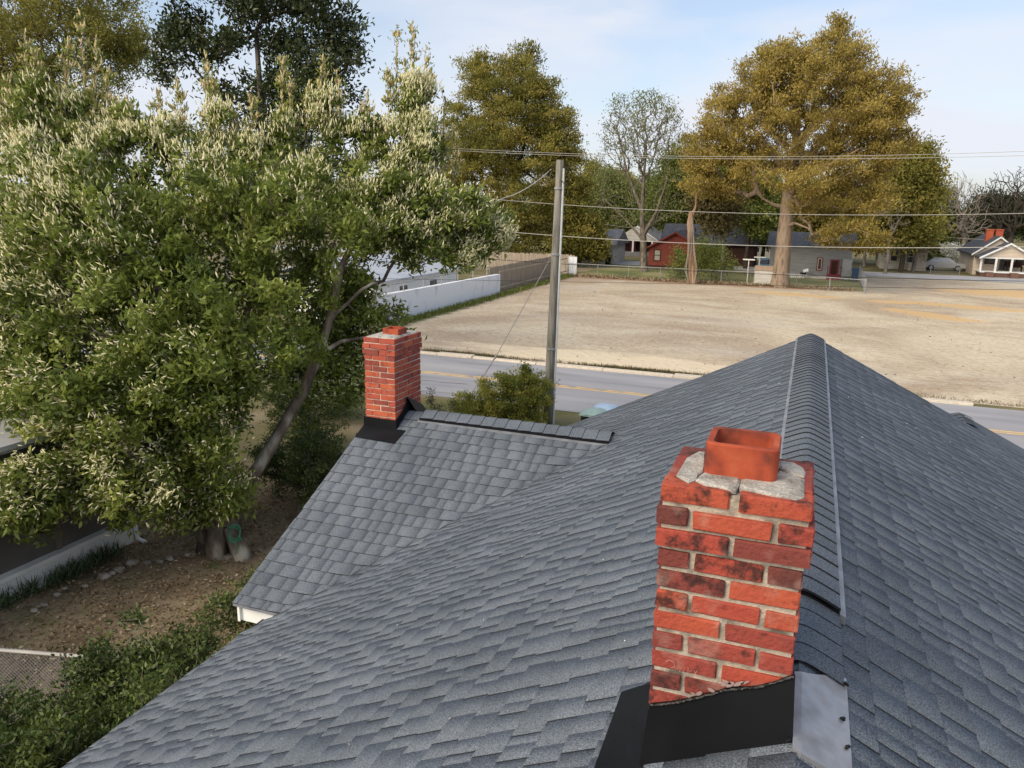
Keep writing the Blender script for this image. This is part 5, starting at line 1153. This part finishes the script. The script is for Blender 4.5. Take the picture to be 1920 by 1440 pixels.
span('pale overhead wire crossing the pole below its top', [(940, 375), (1050, 383), (1480, 402), (1920, 400)], .010)
span('thick pale overhead cable crossing before the houses', [(985, 437), (1050, 443), (1480, 462), (1920, 463)], .013)
span('thin dark overhead cable across the fence and far street', [(930, 487), (1100, 497), (1500, 517), (1920, 527)], .011, 'cable')
span('lowest dark overhead cable across the dirt lot', [(1500, 535), (1620, 540), (1920, 543)], .008, 'cable', Y=YWR + .4)
# far utility pole and its wires
fp = VY(1620, 500, 99); up_ = thing('utility_pole', 'slender pale pole among the trees by the far street', 'pole', (fp[0], 99, 0))
tp_ = VY(1628, 362, 99); mb = MB(); mb.tube([(fp[0], 99, 0), tuple(tp_)], [.16, .10], 8); mb.build('shaft', M['bark_pale'], up_)
mb = MB(); mb.box(tp_[0] - .8, tp_[0] + .9, 98.9, 99.0, tp_[2] - .25, tp_[2] - .12); mb.build('crossarm', M['bark_pale'], up_)
for i, (a, b, lb) in enumerate((((1628, 366), (1760, 384), 'upper thin wire from the far pole'), ((1626, 432), (1800, 446), 'middle thin wire from the far pole'), ((1105, 417), (1400, 452), 'thin wire in front of the white porch house'))):
    p, q = VY(*a, 98.7), VY(*b, 98.7); q = p + (q - p) * 1.25
    t = thing('distant_wire', lb, 'wire', tuple(p)); mb = MB(); mb.tube([p, (p + q) / 2 - (0, 0, .1), q], .02, 4); mb.build('strand', M['wire'], t)

# ---------------------------------------------------------------- houses beyond the lot
def window(root, x, y, z, w_, h_, fm, depth=.05, frame=.09, muntin=True):
    f = MB()
    f.box(x, x + frame, y - depth, y, z, z + h_); f.box(x + w_ - frame, x + w_, y - depth, y, z, z + h_); f.box(x + frame, x + w_ - frame, y - depth, y, z, z + frame); f.box(x + frame, x + w_ - frame, y - depth, y, z + h_ - frame, z + h_)
    if muntin: f.box(x + frame, x + w_ - frame, y - depth + .01, y, z + h_ / 2 - .03, z + h_ / 2 + .03)
    o = f.build('window', M[fm], root); g = MB(); g.box(x + frame, x + w_ - frame, y - .015, y - .004, z + frame, z + h_ - frame); g.build('pane', M['glass'], o); return o
def gable(root, x0, x1, y0, y1, eave, rise, wm, rm, over=.35, fm='white_paint', thick=.14, base=0):
    xm = (x0 + x1) / 2; mb = MB(); mb.prism([(x0, base), (x1, base), (x1, eave), (xm, eave + rise), (x0, eave)], 'y', y0, y1); mb.build('wall', M[wm], root)
    sl_ = rise / (xm - x0); mb = MB()
    for s in (-1, 1):
        xe = xm + s * ((xm - x0) + over); ze_ = eave - over * sl_
        q = [(xm, eave + rise + .02), (xe, ze_ + .02), (xe, ze_ + .02 + thick), (xm, eave + rise + .02 + thick)]
        mb.prism(q if s > 0 else q[::-1], 'y', y0 - over, y1 + over)
    r_ = mb.build('roof', M[rm], root)
    for s in (-1, 1):
        xe = xm + s * ((xm - x0) + over + .02); ze_ = eave - (over + .02) * sl_; q = [(xm, eave + rise - .02), (xe, ze_ - .02), (xe, ze_ + .15), (xm, eave + rise + .15)]
        mb = MB(); mb.prism(q if s > 0 else q[::-1], 'y', y0 - over - .04, y0 - over - .003); mb.build('bargeboard', M[fm], root)
    return r_
M['red_wall'] = mat('red_wall', [(.15, .038, .03), (.22, .055, .04)], ns=2, scale=(6, 6, .3), rough=.85)
M['red_trim'] = flat('red_trim', (.17, .035, .03), .7)
M['dark_roof'] = mat('dark_roof', [(.045, .052, .068), (.085, .095, .115)], ns=3, rough=.9)
M['grey_roof'] = mat('grey_roof', [(.17, .17, .18), (.27, .27, .28)], ns=3, rough=.9)
M['grey_wall'] = mat('grey_wall', [(.21, .215, .215), (.28, .285, .285)], ns=1.2, scale=(1, 1, 6), rough=.85)
M['cream'] = mat('cream', [(.50, .42, .33), (.62, .54, .44)], ns=1.2, scale=(1, 1, 6), rough=.85)
M['offwhite'] = mat('offwhite', [(.46, .45, .41), (.66, .65, .60)], ns=1.2, scale=(1, 1, 4), rough=.85)
M['dull_brick'] = flat('dull_brick', (.17, .10, .075), .9)
M['maroon'] = flat('maroon', (.20, .035, .05), .6)
M['deep'] = flat('deep', (.05, .022, .018), .8)
M['tan_wood'] = mat('tan_wood', [(.30, .21, .14), (.42, .31, .22)], ns=4, rough=.8)
M['pane_pale'] = flat('pane_pale', (.32, .31, .28), .4)
# red house
Yr = 82.3; a = VY(1214, 504, Yr)[0]; cpk = VY(1268, 437, Yr); wdt = (cpk[0] - a) * 2
rh = thing('red_house', 'barn red wooden house with dark roof and gable toward the lot', 'house', (a + wdt / 2, Yr + 4, 0))
ev = float(VY(1214, 464, Yr)[2]); gable(rh, a, a + wdt, Yr, Yr + 9, ev, cpk[2] - ev, 'red_wall', 'dark_roof', fm='red_trim')
mb = MB(); mb.prism([(Yr + 8.5, ev + .1), (Yr + 12, cpk[2] + .7), (Yr + 15.5, ev + .1)], 'x', a - .5, a + wdt + 5); mb.build('rear_roof', M['dark_roof'], rh)
mb = MB(); mb.box(a, a + wdt + 4.5, Yr + 9.01, Yr + 15, 0, ev + .1); mb.build('rear_wall', M['deep'], rh)
w0 = VY(1225, 489, Yr); wn = window(rh, w0[0], Yr, w0[2], .75, 1.2, 'deep'); wn.children[0].data.materials[0] = M['pane_pale']
w0 = VY(1265, 489, Yr); window(rh, w0[0], Yr, w0[2], .75, 1.2, 'deep')
for i, z in enumerate((.02,)): mb = MB(); mb.box(a - .02, a + wdt + .02, Yr - .05, Yr - .002, 0, .35); mb.build('foundation', M['deep'], rh)
# white porch house
Yp = 100.5; a = VY(1149, 476, Yp)[0]; b_ = VY(1226, 476, Yp)[0]
ph = thing('porch_house', 'white house with columned porch and maroon wall beside the bare tree', 'house', ((a + b_) / 2, Yp + 4, 0))
zt_ = float(VY(1150, 450, Yp)[2]); zp_ = float(VY(1190, 426, Yp)[2])
gable(ph, a, b_, Yp + 2.2, Yp + 10, zt_, zp_ - zt_, 'deep', 'grey_roof')
mb = MB(); mb.prism([(a - .05, zt_), (b_ + .05, zt_), ((a + b_) / 2, zp_)], 'y', Yp, Yp + 2.1); mb.build('porch_gable', M['offwhite'], ph)
mb = MB(); mb.box(a - .1, b_ + .1, Yp - .1, Yp + 2.2, 0, .55); mb.build('porch_floor', M['grey_roof'], ph)
for px in (1152, 1167, 1186, 1222): x = VY(px, 470, Yp)[0]; mb = MB(); mb.box(x - .11, x + .11, Yp, Yp + .22, .55, zt_); mb.build('column', M['white_paint'], ph)
x = VY(1173, 470, Yp)[0]; mb = MB(); mb.box(x, x + .9, Yp + 2.1, Yp + 2.19, .55, 2.6); mb.build('door', M['maroon'], ph)
cz = zp_ + .25; mb = MB(); x = VY(1152, 440, Yp)[0]; mb.box(x - .5, x + .4, Yp + 6, Yp + 6.8, zt_, zp_ + .2); mb.build('chimney', M['offwhite'], ph)
# grey roofed house at the left
Yg = 85.5; a, b_ = VY(1098, 497, Yg)[0], VY(1148, 497, Yg)[0]; zt_ = float(VY(1130, 458, Yg)[2])
gh = thing('shingled_house', 'pale house with low grey roof half hidden by the tree beside the pole', 'house', ((a + b_) / 2, Yg + 3, 0))
mb = MB(); mb.box(a - 3, b_, Yg, Yg + 6, 0, zt_); mb.build('wall', M['offwhite'], gh)
mb = MB(); mb.prism([(Yg - .5, zt_ - .05), (Yg + 3.2, zt_ + 1.6), (Yg + 6.5, zt_ - .05)], 'x', a - 3.4, b_ + .4); mb.build('roof', M['grey_roof'], gh)
for px in (1121, 1132): x = VY(px, 480, Yg)[0]; window(gh, x, Yg, 1.0, .6, 1.3, 'grey_roof')
# dark roofed house behind
Yd = 103.5; a, b_ = VY(1300, 470, Yd)[0], VY(1450, 470, Yd)[0]; zt_ = float(VY(1340, 452, Yd)[2])
dh = thing('dark_roof_house', 'long house with dark slate coloured roof behind the slim trees', 'house', ((a + b_) / 2, Yd + 4, 0))
mb = MB(); mb.box(a, b_, Yd, Yd + 7, 0, zt_); mb.build('wall', M['offwhite'], dh)
mb = MB(); mb.prism([(Yd - .6, zt_), (Yd + 3.5, zt_ + 2.2), (Yd + 7.6, zt_)], 'x', a - .5, b_ + .5); mb.build('roof', M['dark_roof'], dh)
for px in (1330, 1370, 1410): x = VY(px, 480, Yd)[0]; window(dh, x, Yd, .9, .9, 1.3, 'white_paint')
# grey house with maroon door
Yh = 79.2; a, b_ = VY(1440, 520, Yh)[0], VY(1592, 524, Yh)[0]; zt_ = float(VY(1520, 462, Yh)[2])
g2 = thing('grey_house', 'plain grey house with maroon door and window trim behind the golden oak', 'house', ((a + b_) / 2, Yh + 4, 0))
mb = MB(); mb.box(a, b_, Yh, Yh + 8, .3, zt_); mb.build('wall', M['grey_wall'], g2)
mb = MB(); mb.box(a + .02, b_ - .02, Yh + .02, Yh + 7.98, 0, .3); mb.build('foundation', M['offwhite'], g2)
mb = MB(); mb.prism([(Yh - .5, zt_), (Yh + 4, zt_ + 1.2), (Yh + 8.5, zt_)], 'x', a - .4, b_ + .4); mb.build('roof', M['dark_roof'], g2)
p = VY(1530, 507, Yh); q = VY(1544, 483, Yh); window(g2, p[0], Yh, p[2], q[0] - p[0], q[2] - p[2], 'maroon'); 
wi = window(g2, p[0] + .09, Yh - .052, p[2] + .09, q[0] - p[0] - .18, q[2] - p[2] - .18, 'cream', depth=.02, frame=.05)
p = VY(1554, 516, Yh); q = VY(1574, 487, Yh); mb = MB(); mb.box(p[0], p[0] + .14, Yh - .06, Yh - .002, .5, q[2]); mb.box(q[0] - .14, q[0], Yh - .06, Yh - .002, .5, q[2]); mb.box(p[0] + .14, q[0] - .14, Yh - .06, Yh - .002, q[2] - .14, q[2]); mb.build('door_frame', M['maroon'], g2)
mb = MB(); mb.box(p[0] + .14, q[0] - .14, Yh - .03, Yh - .002, .5, q[2] - .14); dr = mb.build('door', M['deep'], g2)
mb = MB()
for i in range(3): mb.box(p[0] - .2, q[0] + .2, Yh - .35 * (3 - i), Yh - .35 * (2 - i) - .003, 0, .5 - .16 * (2 - i))
mb.build('steps', M['maroon'], g2)
for x in (p[0] - .2, q[0] + .15):
    mb = MB(); mb.box(x, x + .06, Yh - 1.0, Yh - .94, .1, 1.2); mb.box(x, x + .06, Yh - .94, Yh - .07, 1.12, 1.2); mb.build('railing', M['maroon'], g2)
p = VY(1577, 518, Yh); mb = MB(); mb.box(p[0], p[0] + .8, Yh - .6, Yh - .05, .35, 2.0); mb.build('storage_cabinet', M['galv'], g2)
# white cottage
Yc = 97.6; a, b_ = VY(1649, 502, Yc)[0], VY(1692, 504, Yc)[0]; zt_ = float(VY(1650, 466, Yc)[2]); zp_ = float(VY(1690, 449, Yc)[2])
wc_ = thing('white_cottage', 'small white cottage across the far street behind bare branches', 'house', (a + 3, Yc + 4, 0))
wcm = VY(1690, 450, Yc)[0]; gable(wc_, a, 2 * wcm - a, Yc, Yc + 8, zt_, zp_ - zt_, 'offwhite', 'grey_roof', over=.25)
x = b_; c_ = VY(1732, 505, Yc)[0]; mb = MB(); mb.box(x + .4, c_, Yc - 1.4, Yc - .004, 0, zt_ - .2); mb.build('front_wing', M['cream'], wc_)
p = VY(1668, 490, Yc); window(wc_, p[0], Yc, p[2], .8, 1.3, 'offwhite'); p = VY(1697, 493, Yc - 1.4); window(wc_, p[0], Yc - 1.4, p[2], .8, 1.4, 'offwhite')
mb = MB(); mb.prism([(x + .2, zt_ - .18), (c_ + .2, zt_ - .18), (c_ + .2, zt_ - .08), (x + .2, zt_ + .5)], 'y', Yc - 1.7, Yc - .3); mb.build('wing_roof', M['grey_roof'], wc_)
# cream house with two chimneys
Yb = 94.4; a = VY(1822, 512, Yb)[0]; pk = VY(1876, 446, Yb); zt_ = float(VY(1820, 474, Yb)[2])
ch_ = thing('cream_house', 'cream house with gabled front porch and two red chimneys', 'house', (pk[0], Yb + 4, 0))
xr = 2 * pk[0] - a; rf = gable(ch_, a, xr, Yb, Yb + 9, zt_, pk[2] - zt_, 'cream', 'dark_roof', over=.3)
Yq = Yb - 2.4; pl_, pr_ = VY(1838, 515, Yq)[0], VY(1934, 520, Yq)[0]; pz = float(VY(1838, 481, Yq)[2]); pp_ = float(VY(1885, 458, Yq)[2])
mb = MB(); mb.prism([(pl_, pz), (pr_, pz), ((pl_ + pr_) / 2, pp_)], 'y', Yq, Yb - .01); mb.build('porch_gable', M['cream'], ch_)
for s in (-1, 1):
    xm_ = (pl_ + pr_) / 2; xe_ = xm_ + s * ((pr_ - pl_) / 2 + .35); ze_ = pz - .35 * (pp_ - pz) / ((pr_ - pl_) / 2)
    q = [(xm_, pp_ + .02), (xe_, ze_ + .02), (xe_, ze_ + .15), (xm_, pp_ + .15)]; mb = MB(); mb.prism(q if s > 0 else q[::-1], 'y', Yq - .3, Yb - .02); mb.build('porch_roof', M['dark_roof'], ch_)
    q = [(xm_, pp_ - .03), (xe_, ze_ - .03), (xe_, ze_ + .16), (xm_, pp_ + .16)]; mb = MB(); mb.prism(q if s > 0 else q[::-1], 'y', Yq - .36, Yq - .303); mb.build('bargeboard', M['white_paint'], ch_)
mb = MB(); mb.box(pl_, pr_, Yq + .02, Yq + .2, pz - .16, pz - .002); mb.build('porch_beam', M['white_paint'], ch_)
for px in (1838, 1866, 1896, 1933): x = VY(px, 505, Yq)[0]; mb = MB(); mb.box(x - .09, x + .09, Yq + .03, Yq + .2, .55, pz - .16); mb.build('column', M['white_paint'], ch_)
mb = MB(); mb.box(pl_ - .1, pr_ + .1, Yq - .05, Yb - .005, .42, .55); mb.build('porch_floor', M['white_paint'], ch_)
mb = MB(); mb.box(pl_, pr_, Yq + .05, Yb - .02, 0, .42); mb.build('porch_base', M['dull_brick'], ch_)
for px in (1853, 1900): x = VY(px, 512, Yq)[0]; mb = MB(); mb.box(x - .35, x + .35, Yq - .9, Yq - .06, 0, .5); mb.build('step_pier', M['dull_brick'], ch_)
p = VY(1872, 505, Yb); mb = MB(); mb.box(p[0], p[0] + .95, Yb - .05, Yb - .003, .55, 2.65); mb.build('door', M['glass'], ch_); window(ch_, VY(1844, 500, Yb)[0], Yb, 1.15, 1.0, 1.3, 'deep'); window(ch_, VY(1903, 500, Yb)[0], Yb, 1.15, 1.0, 1.3, 'deep')
for px in (1855, 1873):
    p = VY(px, 447, Yb + 2.5); q = VY(px, 432, Yb + 2.5); mb = MB(); mb.box(p[0] - .33, p[0] + .33, Yb + 2.5, Yb + 3.2, p[2] - .8, q[2]); mb.box(p[0] - .38, p[0] + .38, Yb + 2.45, Yb + 3.25, q[2] + .002, q[2] + .12); mb.build('chimney', M['brick_far'], ch_)
po_ = thing('porch_bench', 'dark bench against the wall of the cream house porch', 'bench', (VY(1902, 508, Yb - 1)[0], Yb - 1, .55)); x = po_.location[0]
mb = MB(); mb.box(x - .7, x + .7, Yb - 1.1, Yb - .6, .95, 1.03); mb.build('seat', M['deep'], po_); mb = MB(); mb.box(x - .7, x + .7, Yb - .6, Yb - .54, 1.03, 1.5); mb.build('backrest', M['deep'], po_)
for xx_ in (x - .66, x + .6): mb = MB(); mb.box(xx_, xx_ + .06, Yb - 1.08, Yb - .56, .55, .949); mb.build('leg', M['deep'], po_)

# ---------------------------------------------------------------- small things in the yards
sh = thing('garden_shed', 'small white utility shed with tan roof left of the huge oak trunk', 'shed', gbase(G(1433, 536)))
p = G(1413, 535); q = G(1456, 537); ys = p[1]; zt_ = float(VY(1434, 507, ys)[2])
mb = MB(); mb.box(p[0], q[0], ys, ys + 1.3, 0, zt_); mb.build('wall', M['offwhite'], sh)
mb = MB(); mb.prism([(ys - .1, zt_ + .003), (ys - .1, zt_ + .06), (ys + 1.4, zt_ + .30), (ys + 1.4, zt_ + .24)], 'x', p[0] - .08, q[0] + .08); mb.build('roof', M['tan_wood'], sh)
n = 7
for i in range(n + 1): x = p[0] + (q[0] - p[0]) * i / n; mb = MB(); mb.box(x - .02, x + .02, ys - .02, ys - .002, .02, zt_ - .02); mb.build('batten', M['offwhite'], sh)
for i, px in enumerate((1401, 1421)):
    g = VY(px, 525, 71.0 if i == 0 else 75); t = thing('clothesline_post', ('white T shaped clothesline post left of the shed', 'white T shaped clothesline post behind the shed')[i], 'post', (g[0], g[1], 0), 'clothesline posts')
    mb = MB(); mb.tube([(g[0], g[1], 0), (g[0], g[1], 2.0)], .05, 8); mb.build('post', M['offwhite'], t); mb = MB(); mb.box(g[0] - .5, g[0] + .5, g[1] - .05, g[1] + .05, 2.0, 2.1); mb.build('crossarm', M['white_paint'], t)
def car(label, x, y, rot, paint, scale=1.0):
    t = thing('parked_car', label, 'car', (x, y, 0), 'parked cars'); ca, sa = cos(rot), sin(rot)
    def add(mb, name, m): 
        mb.v = [(x + a * ca - b * sa, y + a * sa + b * ca, c) for a, b, c in mb.v]; return mb.build(name, m, t)
    W = .88
    prof = [(-2.1, .35), (2.1, .35), (2.15, .6), (2.05, .78), (1.15, .88), (.55, 1.35), (-1.0, 1.4), (-1.75, .95), (-2.1, .9)]
    mb = MB(); n = len(prof); V = []
    for yy, ins in ((-W, 0), (W, 0)):
        for (a, z) in prof: V.append((a, yy * (.82 if z > 1.2 else 1), z))
    mb.add(V, [tuple(range(n)), tuple(range(n, 2 * n))[::-1]] + [(j, n + j, n + (j + 1) % n, (j + 1) % n) for j in range(n)]); add(mb, 'body', paint)
    mb = MB(); mb.add([(1.12, -.72, .92), (1.12, .72, .92), (.60, .64, 1.32), (.60, -.64, 1.32)], [(0, 1, 2, 3)]); mb.v = [(a + .015, b, c + .01) for a, b, c in mb.v]; add(mb, 'windscreen', M['glass'])
    mb = MB(); mb.add([(-1.72, -.72, .97), (-1.72, .72, .97), (-1.05, .64, 1.37), (-1.05, -.64, 1.37)], [(3, 2, 1, 0)]); mb.v = [(a - .015, b, c + .01) for a, b, c in mb.v]; add(mb, 'rear_window', M['glass'])
    for s in (-1, 1):
        mb = MB(); mb.add([(.95, s * .86, .93), (.52, s * .74, 1.30), (-.95, s * .74, 1.33), (-1.5, s * .87, .97)], [(0, 1, 2, 3)]); add(mb, 'side_window', M['glass'])
        mb = MB(); mb.box(2.06, 2.14, s * .72 - .12, s * .72 + .12, .62, .76); add(mb, 'headlight', M['white_paint'])
        for a in (-1.3, 1.35):
            mb = MB(); mb.tube([(a, s * .70, .32), (a, s * .9, .32)], .32, 14); wh = add(mb, 'wheel', M['cable']); mb = MB(); mb.tube([(a, s * .9, .32), (a, s * .905, .32)], .19, 10); add(mb, 'rim', M['galv']).parent = wh
    return t
g = VY(1440, 503, 86); car('light blue parked car seen between the shed and the golden oak', g[0], 84.0, -pi / 2, flat('blue_paint', (.20, .42, .58), .3, coat=.5))
g = VY(1768, 500, 99); car('silver car parked behind the fence across the far street', g[0], 99, 0, flat('silver_paint', (.42, .43, .44), .3, coat=.5))
def bin_(label, x, y, h_, body, lid, rot=0, grp='wheeled bins'):
    t = thing('wheeled_bin', label, 'bin', (x, y, 0), grp); mb = MB(); a, b = .24, .30
    mb.add([(x - a, y - a, .06), (x + a, y - a, .06), (x + a, y + a, .06), (x - a, y + a, .06), (x - b, y - b, h_), (x + b, y - b, h_), (x + b, y + b * 1.15, h_), (x - b, y + b * 1.15, h_)], [(0, 3, 2, 1), (4, 5, 6, 7), (0, 1, 5, 4), (1, 2, 6, 5), (2, 3, 7, 6), (3, 0, 4, 7)]); mb.build('body', body, t)
    mb = MB(); V = []
    for i, u in enumerate(np.linspace(-1, 1, 7)):
        for j, v in enumerate(np.linspace(-1, 1, 7)): V.append((x + u * (b + .04), y + .03 + v * (b + .07), h_ + .015 + .09 * (1 - u ** 4) * (1 - v ** 4) + (.012 if i in (2, 4) else 0)))
    mb.add(V, [(i * 7 + j, (i + 1) * 7 + j, (i + 1) * 7 + j + 1, i * 7 + j + 1) for i in range(6) for j in range(6)]); mb.add([(x - b - .04, y - b - .04, h_ - .02), (x + b + .04, y - b - .04, h_ - .02), (x + b + .04, y + b + .1, h_ - .02), (x - b - .04, y + b + .1, h_ - .02), (x - b - .04, y - b - .04, h_ + .016), (x + b + .04, y - b - .04, h_ + .016), (x + b + .04, y + b + .1, h_ + .016), (x - b - .04, y + b + .1, h_ + .016)], [(0, 3, 2, 1), (0, 1, 5, 4), (1, 2, 6, 5), (2, 3, 7, 6), (3, 0, 4, 7)]); mb.build('lid', lid, t)
    mb = MB(); mb.tube([(x - b, y + b * 1.15 + .1, h_ - .03), (x + b, y + b * 1.15 + .1, h_ - .03)], .02, 6); mb.build('handle', body, t)
    for s in (-1, 1): mb = MB(); mb.tube([(x + s * .2, y + .3, .11), (x + s * .27, y + .3, .11)], .11, 12); mb.build('wheel', M['cable'], t)
blk = flat('bin_black', (.02, .02, .022), .5); grn = flat('lid_green', (.30, .42, .38), .5); blu = flat('lid_blue', (.38, .52, .66), .4); bbl = flat('bin_blue', (.05, .09, .16), .5)
zb = 1.06; p = G(1106, 776, zb); bin_('black bin with pale green lid at the roadside behind the roof edge', p[0] + .1, p[1] + .1, zb, blk, grn)
p = G(1128, 769, zb); bin_('roadside bin with light blue lid behind the roof edge', p[0] + .05, p[1] + .15, zb, bbl, blu)
p = VY(1602, 524, 78.4); bin_('blue bin at the corner of the grey house', p[0], 78.4, 1.15, bbl, bbl); p = VY(1350, 505, 81.5); bin_('black bin beside the vine thicket', p[0], 81.5, 1.15, blk, blk); p = VY(1140, 497, 83.6); bin_('dark bin in front of the pale grey roofed house', p[0], 83.6, 1.1, blk, blk)
# white lattice strip and upturned sheet beside the grey house
p = G(1476, 521); lt = thing('lattice_strip', 'low white lattice lying along the grey house', 'lattice', (p[0], p[1], 0))
for i in range(9): mb = MB(); x = p[0] + .02 + i * .17; mb.box(x, x + .07, p[1], p[1] + .04, .0, .28); mb.build('slat', M['white_paint'], lt)
for z in (.0, .24): mb = MB(); mb.box(p[0], p[0] + 1.5, p[1] - .03, p[1] - .002, z, z + .06); mb.build('rail', M['white_paint'], lt)
p = G(1505, 523); gr_ = thing('kettle_grill', 'small black grill with white lid propped beside the lattice', 'grill', (p[0], p[1], 0))
mb = MB(); mb.tube([(p[0], p[1], .35), (p[0], p[1], .45), (p[0], p[1], .6)], [.15, .26, .28], 10); mb.build('bowl', M['cable'], gr_)
for k in range(3): a = 2.1 * k; mb = MB(); mb.tube([(p[0] + .1 * cos(a), p[1] + .1 * sin(a), .38), (p[0] + .25 * cos(a), p[1] + .25 * sin(a), 0)], .02, 5); mb.build('leg', M['cable'], gr_)
mb = MB(); mb.add([(p[0], p[1] - .1, .62), (p[0] + .45, p[1] - .1, .75), (p[0] + .40, p[1], 1.0), (p[0] - .05, p[1], .87), (p[0], p[1] - .06, .60), (p[0] + .45, p[1] - .06, .73), (p[0] + .40, p[1] + .04, .98), (p[0] - .05, p[1] + .04, .85)], [(0, 1, 2, 3), (7, 6, 5, 4), (0, 4, 5, 1), (1, 5, 6, 2), (2, 6, 7, 3), (3, 7, 4, 0)]); mb.build('lid', M['white_paint'], gr_)
